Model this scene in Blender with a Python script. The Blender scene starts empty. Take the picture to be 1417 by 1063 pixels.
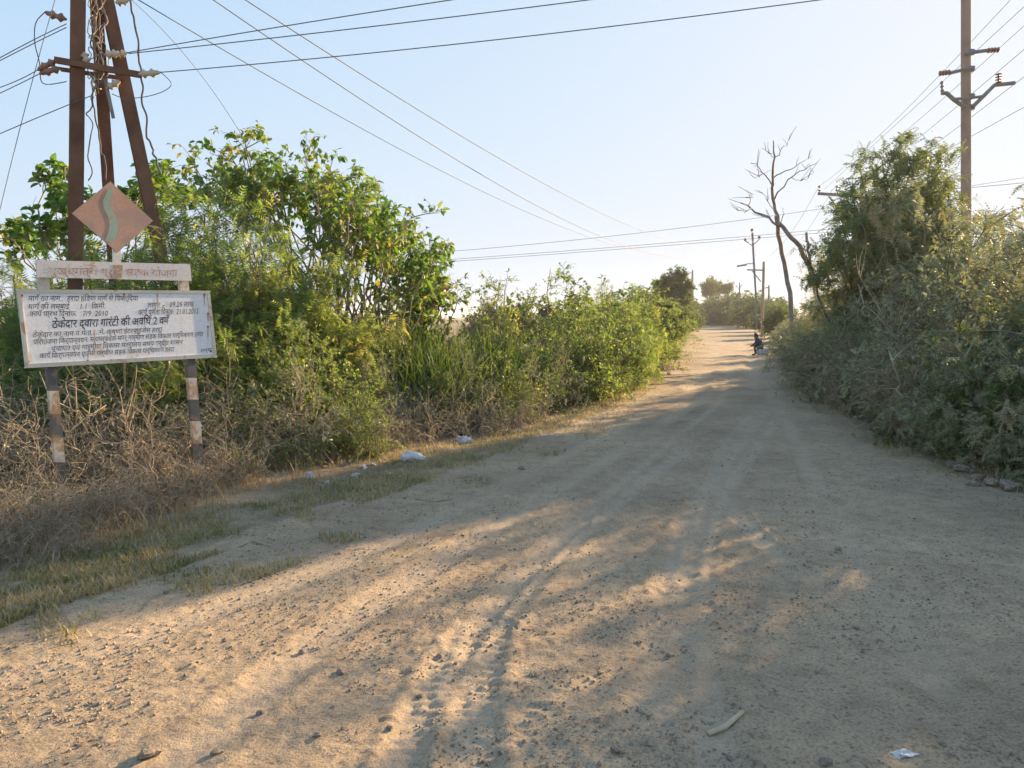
import bpy, bmesh, math, random
import numpy as np
from mathutils import Vector, Matrix

# ------------------------------------------------------------------ camera, sky, sun, exposure
scene = bpy.context.scene
col = scene.collection
CAM_H = 1.65
F = 1080.0                     # focal length in photo pixels (photo 1417 x 1063)
CX, CY = 708.5, 531.5
HORIZON = 438.0
PITCH = math.atan((CY - HORIZON) / F)
SUN_AZ = math.radians(44.0)    # right of the view direction
SUN_EL = math.radians(15.6)
HAZE = 0.0005

cam_data = bpy.data.cameras.new('camera')
cam_data.sensor_width = 36.0
cam_data.sensor_fit = 'HORIZONTAL'
cam_data.lens = 36.0 * F / 1417.0
cam_data.clip_start = 0.05
cam_data.clip_end = 20000.0
cam = bpy.data.objects.new('camera', cam_data)
cam.location = (0, 0, CAM_H)
cam.rotation_euler = (math.pi / 2 - PITCH, 0, 0)
col.objects.link(cam)
scene.camera = cam

world = bpy.data.worlds.new('World')
scene.world = world
world.use_nodes = True
wn = world.node_tree.nodes
sky = wn.new('ShaderNodeTexSky')
sky.sky_type = 'NISHITA'
sky.sun_disc = False
sky.sun_elevation = SUN_EL
sky.sun_rotation = SUN_AZ
sky.air_density = 1.0
sky.dust_density = 1.2
sky.ozone_density = 1.4
bg = wn['Background']
bg.inputs['Strength'].default_value = 0.10
# hazy evening air: the same soft roll-off of brightness over the whole sky, c * A / (c + B)
wl = world.node_tree.links
va = wn.new('ShaderNodeVectorMath'); va.operation = 'ADD'; va.inputs[1].default_value = (1.22, 0.80, 0.22)
vd = wn.new('ShaderNodeVectorMath'); vd.operation = 'DIVIDE'
vs = wn.new('ShaderNodeVectorMath'); vs.operation = 'MULTIPLY'; vs.inputs[1].default_value = (2.62, 2.72, 2.84)
wl.new(sky.outputs[0], va.inputs[0]); wl.new(sky.outputs[0], vd.inputs[0]); wl.new(va.outputs[0], vd.inputs[1])
wl.new(vd.outputs[0], vs.inputs[0]); wl.new(vs.outputs[0], bg.inputs['Color'])

sun_data = bpy.data.lights.new('sun', 'SUN')
sun_data.energy = 4.4
sun_data.angle = math.radians(0.6)
sun_data.color = (1.0, 0.72, 0.42)
sun = bpy.data.objects.new('sun', sun_data)
sdir = Vector((math.sin(SUN_AZ) * math.cos(SUN_EL), math.cos(SUN_AZ) * math.cos(SUN_EL), math.sin(SUN_EL)))
sun.rotation_euler = sdir.to_track_quat('Z', 'Y').to_euler()
sun.location = (20, 20, 30)
col.objects.link(sun)

scene.view_settings.view_transform = 'Standard'
scene.view_settings.look = 'None'
scene.view_settings.gamma = 1.0
scene.view_settings.use_curve_mapping = False
scene.view_settings.exposure = 1.85
scene.cycles.max_bounces = 8
scene.cycles.diffuse_bounces = 4
scene.cycles.transmission_bounces = 4
scene.cycles.transparent_max_bounces = 8
scene.cycles.volume_bounces = 0
scene.cycles.use_adaptive_sampling = True
scene.cycles.adaptive_threshold = 0.02
scene.cycles.use_denoising = True
scene.cycles.caustics_reflective = False
scene.cycles.caustics_refractive = False

RNG = np.random.default_rng(11)

# ------------------------------------------------------------------ pixel helpers
def ray(px, py):
    xc = (px - CX) / F
    yc = -(py - CY) / F
    s, c = math.sin(PITCH), math.cos(PITCH)
    return np.array([xc, c + s * yc, -s + c * yc])

def at(px, py, Y):
    d = ray(px, py)
    t = Y / d[1]
    return np.array([d[0] * t, Y, CAM_H + d[2] * t])

def on_ground(px, py):
    d = ray(px, py)
    t = -CAM_H / d[2]
    return np.array([d[0] * t, d[1] * t, 0.0])

def xat(px, Y):
    return at(px, HORIZON, Y)[0]

# ------------------------------------------------------------------ noise
_tab = np.random.default_rng(5).random((256, 256))
def vnoise(x, y):
    xi = np.floor(x).astype(np.int64); yi = np.floor(y).astype(np.int64)
    xf = x - xi; yf = y - yi
    u = xf * xf * (3 - 2 * xf); v = yf * yf * (3 - 2 * yf)
    a = _tab[xi & 255, yi & 255]; b = _tab[(xi + 1) & 255, yi & 255]
    c = _tab[xi & 255, (yi + 1) & 255]; d = _tab[(xi + 1) & 255, (yi + 1) & 255]
    return (a * (1 - u) + b * u) * (1 - v) + (c * (1 - u) + d * u) * v
def fbm(x, y, o=4):
    s = 0; a = 0.5; t = 0
    for k in range(o):
        s = s + a * vnoise(x + 17.3 * k, y + 9.1 * k); t += a
        x = x * 2.03; y = y * 2.03; a *= 0.5
    return s / t

# ------------------------------------------------------------------ mesh helpers
def mk_mesh(name, V, tris=None, quads=None, mats=(), smooth=False, midx=None):
    me = bpy.data.meshes.new(name)
    V = np.asarray(V, dtype=np.float32).reshape(-1, 3)
    parts, starts, pos = [], [], 0
    for arr, k in ((tris, 3), (quads, 4)):
        if arr is not None and len(arr):
            arr = np.asarray(arr, dtype=np.int32).reshape(-1, k)
            parts.append(arr.ravel())
            starts.append(pos + np.arange(len(arr), dtype=np.int32) * k)
            pos += arr.size
    loops = np.concatenate(parts); st = np.concatenate(starts).astype(np.int32)
    me.vertices.add(len(V)); me.vertices.foreach_set('co', V.ravel())
    me.loops.add(len(loops)); me.loops.foreach_set('vertex_index', loops.astype(np.int32))
    me.polygons.add(len(st)); me.polygons.foreach_set('loop_start', st)
    for m in mats:
        me.materials.append(m)
    if midx is not None:
        me.polygons.foreach_set('material_index', np.asarray(midx, dtype=np.int32))
    me.polygons.foreach_set('use_smooth', np.full(len(st), smooth, dtype=bool))
    me.update(calc_edges=True)
    return me

class Geo:
    """collects vertices, triangles and quads"""
    def __init__(self):
        self.V, self.T, self.Q, self.n = [], [], [], 0
    def add(self, V, T=None, Q=None):
        V = np.asarray(V, dtype=float).reshape(-1, 3)
        if T is not None and len(T): self.T.append(np.asarray(T).reshape(-1, 3) + self.n)
        if Q is not None and len(Q): self.Q.append(np.asarray(Q).reshape(-1, 4) + self.n)
        self.V.append(V); self.n += len(V)
        return self
    def mesh(self, name, *mats, smooth=False):
        return mk_mesh(name, np.concatenate(self.V), np.concatenate(self.T) if self.T else None,
                       np.concatenate(self.Q) if self.Q else None, mats, smooth)

def norm(v):
    v = np.asarray(v, dtype=float)
    return v / (np.linalg.norm(v, axis=-1, keepdims=True) + 1e-9)

def tubes(P, R, sides=4, caps=True):
    """P (N,k,3) polylines, R (N,k) radii -> V, Q, T"""
    P = np.asarray(P, float); R = np.asarray(R, float)
    N, k, _ = P.shape
    tan = np.gradient(P, axis=1); tan = norm(tan)
    mean = norm(P[:, -1] - P[:, 0])
    ref = np.where(np.abs(mean[:, 2:3]) > 0.8, np.array([[1.0, 0, 0]]), np.array([[0, 0, 1.0]]))
    side = norm(np.cross(tan, ref[:, None, :])); up = np.cross(side, tan)
    ang = np.arange(sides) * 2 * np.pi / sides
    V = (P[:, :, None, :] + R[:, :, None, None] * (np.cos(ang)[None, None, :, None] * side[:, :, None, :]
         + np.sin(ang)[None, None, :, None] * up[:, :, None, :]))
    V = V.reshape(-1, 3)
    n0 = (np.arange(N) * k * sides)[:, None, None]
    j = (np.arange(k - 1) * sides)[None, :, None]
    s = np.arange(sides)[None, None, :]; s2 = (np.arange(sides) + 1) % sides
    s2 = s2[None, None, :]
    Q = np.stack([n0 + j + s, n0 + j + s2, n0 + j + sides + s2, n0 + j + sides + s], -1).reshape(-1, 4)
    T = None
    if caps:
        base = np.arange(N) * k * sides
        tt = []
        for e, flip in ((0, True), ((k - 1) * sides, False)):
            for q in range(1, sides - 1):
                a = [base + e, base + e + q, base + e + q + 1]
                if flip: a = a[::-1]
                tt.append(np.stack(a, -1))
        T = np.concatenate(tt)
    return V, Q, T

def add_tubes(g, P, R, sides=4, caps=True):
    V, Q, T = tubes(P, R, sides, caps)
    g.add(V, T, Q)

def tube1(g, pts, rad, sides=8, caps=True):
    pts = np.asarray(pts, float)
    rad = np.full(len(pts), rad) if np.isscalar(rad) else np.asarray(rad, float)
    add_tubes(g, pts[None], rad[None], sides, caps)

def ribbons(P, W, S):
    """flat blades. P (N,k,3), W (N,k) half widths, S (N,3) sideways"""
    N, k, _ = P.shape
    A = P - W[:, :, None] * S[:, None, :]; B = P + W[:, :, None] * S[:, None, :]
    V = np.stack([A, B], 2).reshape(-1, 3)
    n0 = (np.arange(N) * k * 2)[:, None]; j = (np.arange(k - 1) * 2)[None, :]
    Q = np.stack([n0 + j, n0 + j + 1, n0 + j + 3, n0 + j + 2], -1).reshape(-1, 4)
    return V, Q

BOXF = np.array([[0, 3, 2, 1], [4, 5, 6, 7], [0, 1, 5, 4], [1, 2, 6, 5], [2, 3, 7, 6], [3, 0, 4, 7]])
def box(g, c, sx, sy, sz, M=None):
    v = np.array([[x, y, z] for z in (-1, 1) for x, y in ((-1, -1), (1, -1), (1, 1), (-1, 1))], float) * 0.5
    v = v * np.array([sx, sy, sz])
    if M is not None: v = v @ np.asarray(M, float).T
    g.add(v + np.asarray(c, float), Q=BOXF)

def beam(g, A, B, profile, xdir):
    """extrude a closed 2D profile (list of (u,v)) from A to B; xdir ~ u direction"""
    A = np.asarray(A, float); B = np.asarray(B, float)
    t = norm(B - A); u = norm(np.asarray(xdir, float) - t * np.dot(xdir, t)); v = np.cross(t, u)
    pr = np.asarray(profile, float); n = len(pr)
    ring = pr[:, :1] * u + pr[:, 1:] * v
    V = np.concatenate([A + ring, B + ring])
    Q = [[i, (i + 1) % n, n + (i + 1) % n, n + i] for i in range(n)]
    g.add(V, Q=Q)
    return V

def prism(g, front, back):
    """front/back: matching loops of points (N,3)"""
    n = len(front)
    V = np.concatenate([front, back])
    c0 = len(V)
    V = np.concatenate([V, [np.mean(front, 0)], [np.mean(back, 0)]])
    Q = [[i, (i + 1) % n, n + (i + 1) % n, n + i] for i in range(n)]
    T = [[c0, (i + 1) % n, i] for i in range(n)] + [[c0 + 1, n + i, n + (i + 1) % n] for i in range(n)]
    g.add(V, T, Q)

def lathe(g, A, d, prof, sides=10):
    """prof: (h, r) along direction d from A"""
    d = norm(np.asarray(d, float)); ref = np.array([0, 0, 1.0]) if abs(d[2]) < 0.8 else np.array([1.0, 0, 0])
    s = norm(np.cross(d, ref)); u = np.cross(s, d)
    pts = np.asarray([np.asarray(A, float) + d * h for h, r in prof]); rad = [r for h, r in prof]
    V = []
    for p, r in zip(pts, rad):
        for k in range(sides):
            a = 2 * math.pi * k / sides
            V.append(p + r * (math.cos(a) * s + math.sin(a) * u))
    Q = [[i * sides + k, i * sides + (k + 1) % sides, (i + 1) * sides + (k + 1) % sides, (i + 1) * sides + k]
         for i in range(len(prof) - 1) for k in range(sides)]
    g.add(V, Q=Q)

def lump(g, c, rx, ry, rz, seed, rough=0.25, sub=1, M=None):
    bm = bmesh.new(); bmesh.ops.create_icosphere(bm, subdivisions=sub, radius=1.0)
    V = np.array([v.co[:] for v in bm.verts]); T = np.array([[v.index for v in f.verts] for f in bm.faces]); bm.free()
    r = np.random.default_rng(seed)
    k = r.normal(size=(5, 3)) * 1.6; ph = r.random(5) * 6.28
    d = 1 + rough * sum(np.sin(V @ k[i] * 1.3 + ph[i]) for i in range(5)) / 2.2 + rough * 0.4 * r.normal(size=len(V)) * 0.5
    V = V * d[:, None] * np.array([rx, ry, rz])
    if M is not None: V = V @ np.asarray(M).T
    g.add(V + np.asarray(c, float), T)

def obj(name, me, parent=None, loc=None):
    o = bpy.data.objects.new(name, me)
    col.objects.link(o)
    if parent is not None: o.parent = parent
    if loc is not None: o.location = loc
    return o

def tag(o, label=None, cat=None, group=None, kind=None):
    if label: o['label'] = label
    if cat: o['category'] = cat
    if group: o['group'] = group
    if kind: o['kind'] = kind
    return o

def thing(name, label, cat, loc=(0, 0, 0), rz=0.0, group=None, scale=(1, 1, 1)):
    o = bpy.data.objects.new(name, None)
    o.empty_display_size = 0.2
    col.objects.link(o)
    o.location = loc; o.rotation_euler = (0, 0, rz); o.scale = scale
    return tag(o, label, cat, group)

# ------------------------------------------------------------------ materials
def new_mat(name):
    m = bpy.data.materials.new(name); m.use_nodes = True
    nt = m.node_tree
    return m, nt, nt.nodes, nt.links, nt.nodes['Principled BSDF']

def ramp(nodes, stops):
    r = nodes.new('ShaderNodeValToRGB'); el = r.color_ramp.elements
    while len(el) < len(stops): el.new(0.5)
    for e, (p, c) in zip(el, stops):
        e.position = p; e.color = (*c, 1)
    return r

def noise_node(nodes, links, scale, detail=4, rough=0.6, coord='Object', dist=0.0):
    tc = nodes.new('ShaderNodeTexCoord'); n = nodes.new('ShaderNodeTexNoise')
    n.inputs['Scale'].default_value = scale; n.inputs['Detail'].default_value = detail
    n.inputs['Roughness'].default_value = rough; n.inputs['Distortion'].default_value = dist
    links.new(tc.outputs[coord], n.inputs['Vector'])
    return n

def mix_rgb(nodes, links, a, b, fac, blend='MIX'):
    m = nodes.new('ShaderNodeMix'); m.data_type = 'RGBA'; m.blend_type = blend
    for s, v in ((0, fac), (6, a), (7, b)):
        if isinstance(v, (int, float)): m.inputs[s].default_value = v
        elif isinstance(v, tuple): m.inputs[s].default_value = (*v, 1)
        else: links.new(v, m.inputs[s])
    return m.outputs[2]

def plain(name, c1, c2, scale=8.0, rough=0.8, bump=0.0, bscale=40.0, metal=0.0, coord='Object'):
    m, nt, nd, lk, b = new_mat(name)
    n = noise_node(nd, lk, scale, coord=coord)
    r = ramp(nd, [(0.3, c1), (0.7, c2)]); lk.new(n.outputs['Fac'], r.inputs[0])
    lk.new(r.outputs[0], b.inputs['Base Color'])
    b.inputs['Roughness'].default_value = rough; b.inputs['Metallic'].default_value = metal
    b.inputs['Specular IOR Level'].default_value = 0.25
    if bump:
        n2 = noise_node(nd, lk, bscale, coord=coord); bp = nd.new('ShaderNodeBump')
        bp.inputs['Strength'].default_value = bump; bp.inputs['Distance'].default_value = 0.01
        lk.new(n2.outputs['Fac'], bp.inputs['Height']); lk.new(bp.outputs[0], b.inputs['Normal'])
    return m

def leaf_mat(name, stops, trans=0.4, clump=1.2, tint=(1.0, 0.95, 0.55), dust=0.0, dustc=(0.30, 0.25, 0.17), glow=2.1, gain=1.3):
    """two-sided foliage: colour varies from leaf to leaf and from clump to clump"""
    m, nt, nd, lk, b = new_mat(name)
    geo = nd.new('ShaderNodeNewGeometry')
    n = noise_node(nd, lk, clump, 2)
    ma = nd.new('ShaderNodeMath'); ma.operation = 'MULTIPLY_ADD'; ma.inputs[1].default_value = 1.6; ma.inputs[2].default_value = -0.55
    lk.new(n.outputs['Fac'], ma.inputs[0])
    oi = nd.new('ShaderNodeObjectInfo')
    mb = nd.new('ShaderNodeMath'); mb.operation = 'MULTIPLY_ADD'; mb.inputs[1].default_value = 0.45
    lk.new(geo.outputs['Random Per Island'], mb.inputs[0]); lk.new(ma.outputs[0], mb.inputs[2])
    mc = nd.new('ShaderNodeMath'); mc.operation = 'MULTIPLY_ADD'; mc.inputs[1].default_value = 0.22
    lk.new(oi.outputs['Random'], mc.inputs[0]); lk.new(mb.outputs[0], mc.inputs[2])
    r = ramp(nd, stops); lk.new(mc.outputs[0], r.inputs[0])
    c = r.outputs[0]
    if dust > 0:
        c = mix_rgb(nd, lk, c, dustc, dust)
    gn = nd.new('ShaderNodeVectorMath'); gn.operation = 'SCALE'; gn.inputs['Scale'].default_value = gain
    lk.new(c, gn.inputs[0]); c = gn.outputs[0]
    lk.new(c, b.inputs['Base Color'])
    b.inputs['Roughness'].default_value = 0.55
    b.inputs['Specular IOR Level'].default_value = 0.35
    tr = nd.new('ShaderNodeBsdfTranslucent')
    tc = mix_rgb(nd, lk, c, tint, 1.0, 'MULTIPLY')
    ga = nd.new('ShaderNodeVectorMath'); ga.operation = 'SCALE'; ga.inputs['Scale'].default_value = glow
    lk.new(tc, ga.inputs[0]); lk.new(ga.outputs[0], tr.inputs['Color'])
    mx = nd.new('ShaderNodeMixShader'); mx.inputs[0].default_value = trans
    lk.new(b.outputs[0], mx.inputs[1]); lk.new(tr.outputs[0], mx.inputs[2])
    lk.new(mx.outputs[0], nd['Material Output'].inputs['Surface'])
    return m

def soil_mat(name, dry):
    m, nt, nd, lk, b = new_mat(name)
    n1 = noise_node(nd, lk, 0.55, 6, 0.65); n2 = noise_node(nd, lk, 7.0, 6, 0.7); n3 = noise_node(nd, lk, 75.0, 4, 0.75); n4 = noise_node(nd, lk, 28.0, 2, 0.5)
    if dry:
        r1 = ramp(nd, [(0.3, (0.285, 0.217, 0.147)), (0.52, (0.395, 0.302, 0.200)), (0.75, (0.490, 0.374, 0.245))])
    else:
        r1 = ramp(nd, [(0.3, (0.19, 0.150, 0.10)), (0.5, (0.29, 0.230, 0.15)), (0.72, (0.39, 0.305, 0.20))])
    lk.new(n1.outputs['Fac'], r1.inputs[0])
    r2 = ramp(nd, [(0.28, (0.55, 0.53, 0.51)), (0.5, (0.98, 0.98, 0.98)), (0.75, (1.22, 1.18, 1.12))]); lk.new(n2.outputs['Fac'], r2.inputs[0])
    c = mix_rgb(nd, lk, r1.outputs[0], r2.outputs[0], 0.7, 'MULTIPLY')
    r3 = ramp(nd, [(0.32, (0.50, 0.47, 0.45)), (0.5, (1, 1, 1)), (0.70, (1.30, 1.26, 1.20))]); lk.new(n3.outputs['Fac'], r3.inputs[0])
    c = mix_rgb(nd, lk, c, r3.outputs[0], 0.9, 'MULTIPLY')
    r4 = ramp(nd, [(0.60, (1, 1, 1)), (0.68, (0.52, 0.48, 0.45))]); lk.new(n4.outputs['Fac'], r4.inputs[0])      # embedded dark pebbles
    c = mix_rgb(nd, lk, c, r4.outputs[0], 0.75, 'MULTIPLY')
    if dry:
        at_ = nd.new('ShaderNodeAttribute'); at_.attribute_name = 'track'
        c = mix_rgb(nd, lk, c, (0.49, 0.385, 0.275), at_.outputs['Fac'])                                          # fine dust pressed by tyres
    lk.new(c, b.inputs['Base Color'])
    b.inputs['Roughness'].default_value = 0.95; b.inputs['Specular IOR Level'].default_value = 0.1
    ad = nd.new('ShaderNodeMath'); ad.operation = 'MULTIPLY_ADD'; ad.inputs[1].default_value = 0.45
    lk.new(n3.outputs['Fac'], ad.inputs[0]); lk.new(n2.outputs['Fac'], ad.inputs[2])
    bp = nd.new('ShaderNodeBump'); bp.inputs['Strength'].default_value = 0.6; bp.inputs['Distance'].default_value = 0.025
    lk.new(ad.outputs[0], bp.inputs['Height']); lk.new(bp.outputs[0], b.inputs['Normal'])
    return m

M_road = soil_mat('dry_dirt', True)
M_soil = soil_mat('verge_soil', False)
M_feather = leaf_mat('feathery_leaf', [(0.0, (0.055, 0.095, 0.025)), (0.45, (0.105, 0.165, 0.040)), (0.8, (0.175, 0.215, 0.060)), (1.0, (0.26, 0.24, 0.08))], 0.42)
M_dusty = leaf_mat('dusty_leaf', [(0.0, (0.055, 0.075, 0.030)), (0.4, (0.095, 0.125, 0.048)), (0.75, (0.150, 0.165, 0.070)), (0.92, (0.215, 0.180, 0.10)), (1.0, (0.26, 0.19, 0.12))], 0.30, tint=(1.0, 1.0, 0.7), dust=0.25, dustc=(0.255, 0.24, 0.195), glow=0.95, gain=2.0)
M_crown = leaf_mat('thicket_tree_leaf', [(0.0, (0.050, 0.090, 0.030)), (0.5, (0.090, 0.145, 0.045)), (1.0, (0.16, 0.19, 0.07))], 0.38, dust=0.10, glow=1.3, gain=1.3)
M_broad = leaf_mat('broad_leaf', [(0.0, (0.045, 0.110, 0.018)), (0.5, (0.090, 0.185, 0.030)), (0.85, (0.175, 0.230, 0.045)), (1.0, (0.30, 0.235, 0.06))], 0.42, glow=1.55, gain=1.1)
M_shrub = leaf_mat('shrub_leaf', [(0.0, (0.045, 0.100, 0.022)), (0.5, (0.090, 0.170, 0.035)), (0.85, (0.165, 0.215, 0.055)), (1.0, (0.27, 0.20, 0.08))], 0.40, glow=1.5, gain=1.05, dust=0.10)
M_reed = leaf_mat('reed_blade', [(0.0, (0.050, 0.100, 0.022)), (0.5, (0.090, 0.150, 0.036)), (0.85, (0.160, 0.185, 0.065)), (1.0, (0.32, 0.27, 0.12))], 0.35, glow=1.5, gain=1.05)
M_drylf = leaf_mat('withered_leaf', [(0.0, (0.10, 0.085, 0.04)), (0.5, (0.18, 0.15, 0.075)), (1.0, (0.28, 0.225, 0.12))], 0.3, glow=1.2, gain=1.0)
M_grass = leaf_mat('grass_blade', [(0.0, (0.07, 0.105, 0.03)), (0.3, (0.14, 0.155, 0.055)), (0.6, (0.25, 0.21, 0.10)), (1.0, (0.36, 0.285, 0.16))], 0.3, clump=2.2, glow=1.15, gain=1.35)
M_far = leaf_mat('far_leaf', [(0.0, (0.040, 0.065, 0.025)), (0.5, (0.070, 0.100, 0.040)), (1.0, (0.12, 0.14, 0.06))], 0.3)
M_twig = plain('dry_twig', (0.23, 0.18, 0.125), (0.46, 0.375, 0.265), 6, 0.85)
M_bark = plain('green_bark', (0.12, 0.10, 0.065), (0.25, 0.20, 0.13), 5, 0.85)
M_palebark = plain('pale_bark', (0.22, 0.185, 0.13), (0.38, 0.32, 0.23), 5, 0.8)
M_dead = plain('dead_wood', (0.15, 0.125, 0.11), (0.30, 0.255, 0.22), 4, 0.9, 0.4, 30)
M_wire = plain('wire', (0.10, 0.105, 0.12), (0.17, 0.175, 0.19), 4, 0.6)
M_rust = plain('rusty_steel', (0.105, 0.050, 0.030), (0.215, 0.110, 0.065), 3.5, 0.75, 0.25, 25)
M_iron = plain('galvanised_iron', (0.16, 0.15, 0.145), (0.30, 0.28, 0.26), 5, 0.6, 0.1, 30)
M_pole = plain('pole_paint', (0.30, 0.21, 0.155), (0.42, 0.31, 0.24), 2.0, 0.7, 0.1, 20)
M_porc = plain('porcelain', (0.24, 0.12, 0.08), (0.34, 0.20, 0.14), 20, 0.3)
M_porcw = plain('pale_porcelain', (0.50, 0.42, 0.30), (0.62, 0.54, 0.42), 20, 0.35)
M_stone = plain('stone', (0.15, 0.12, 0.095), (0.38, 0.30, 0.225), 3, 0.9, 0.5, 60)
M_plastic = plain('dirty_white_plastic', (0.42, 0.40, 0.38), (0.68, 0.66, 0.65), 9, 0.5)
M_bluebag = plain('grey_blue_plastic', (0.38, 0.40, 0.48), (0.62, 0.62, 0.68), 9, 0.5)
M_stick = plain('bleached_stick', (0.42, 0.33, 0.22), (0.58, 0.46, 0.32), 10, 0.85, 0.3, 40)

# ------------------------------------------------------------------ ground and dirt road: one relief split along the road's edges
Lpx = [(-900, 1400), (-200, 935), (0, 852), (200, 792), (350, 738), (500, 690), (620, 645), (720, 610), (800, 580), (880, 548), (920, 515), (940, 490), (956, 466), (968, 452), (976, 445)]
Rpx = [(3200, 1400), (1700, 800), (1417, 692), (1300, 640), (1200, 592), (1140, 560), (1098, 537), (1090, 512), (1084, 490), (1062, 470), (1046, 458), (1030, 449), (1012, 444)]
LE = np.array([on_ground(*p)[:2] for p in Lpx]); RE = np.array([on_ground(*p)[:2] for p in Rpx])
LE = np.concatenate([[[-3.6, -30]], LE]); RE = np.concatenate([[[9.0, -30]], RE])
def x_left(y): return np.interp(y, LE[:, 1], LE[:, 0])
def x_right(y): return np.interp(y, RE[:, 1], RE[:, 0])

TRACKS = [
    ([(905, 1000), (925, 860), (945, 750), (985, 660), (1040, 590), (1075, 545), (1050, 505), (1030, 475)], 0.11, 0.014, 1),
    ([(1120, 800), (1040, 735), (995, 680), (985, 655), (1000, 620), (1050, 560)], 0.08, 0.010, 0),
    ([(540, 1100), (590, 960), (640, 880), (720, 790), (830, 690), (930, 610), (1000, 555), (1010, 510), (1008, 470)], 0.08, 0.012, 1),
    ([(655, 1100), (652, 960), (680, 860), (760, 770), (860, 690), (950, 620)], 0.10, 0.012, 1),
    ([(1300, 950), (1190, 770), (1130, 670), (1090, 590), (1060, 540)], 0.10, 0.010, 0),
    ([(200, 1100), (420, 900), (600, 780), (760, 680), (900, 600), (980, 545)], 0.12, 0.010, 0),
    ([(1000, 1080), (960, 900), (965, 770), (1000, 680), (1060, 600), (1085, 555)], 0.09, 0.010, 1),
    ([(-50, 960), (200, 880), (420, 800), (600, 720), (760, 640), (880, 580)], 0.12, 0.010, 0),
    ([(960, 540), (985, 500), (1000, 470), (1003, 452)], 0.22, 0.03, 0),
    ([(1050, 540), (1040, 505), (1028, 475), (1018, 455)], 0.22, 0.03, 0),
]
def smooth_path(pts, n=60):
    p = np.array([on_ground(*q)[:2] for q in pts]); t = np.linspace(0, 1, len(p)); tt = np.linspace(0, 1, n)
    q = np.stack([np.interp(tt, t, p[:, 0]), np.interp(tt, t, p[:, 1])], -1)
    for _ in range(6): q[1:-1] = (q[:-2] + q[2:] + 2 * q[1:-1]) / 4
    return q

def relief_low(x, y):
    """broad shape of the ground"""
    xl, xr = x_left(y), x_right(y)
    z = 0.10 * (fbm(x * 0.11 + 3, y * 0.11 + 7, 3) - 0.5)
    z = z + 0.05 * (fbm(x * 0.6, y * 0.6, 3) - 0.5)
    e = np.minimum(np.abs(x - xl), np.abs(x - xr))
    z = z + 0.035 * np.exp(-(e / 0.35) ** 2)
    out = np.maximum(np.maximum(xl - x, x - xr), 0)
    z = z + 0.10 * np.clip(out / 3.0, 0, 1)
    far = np.clip((np.hypot(x, y) - 3) / 10, 0, 1)
    return z * (0.35 + 0.65 * far) * np.clip(1.6 - y / 400, 0, 1)

def gz(x, y):
    return float(relief_low(np.array([float(x)]), np.array([float(y)]))[0])

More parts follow.
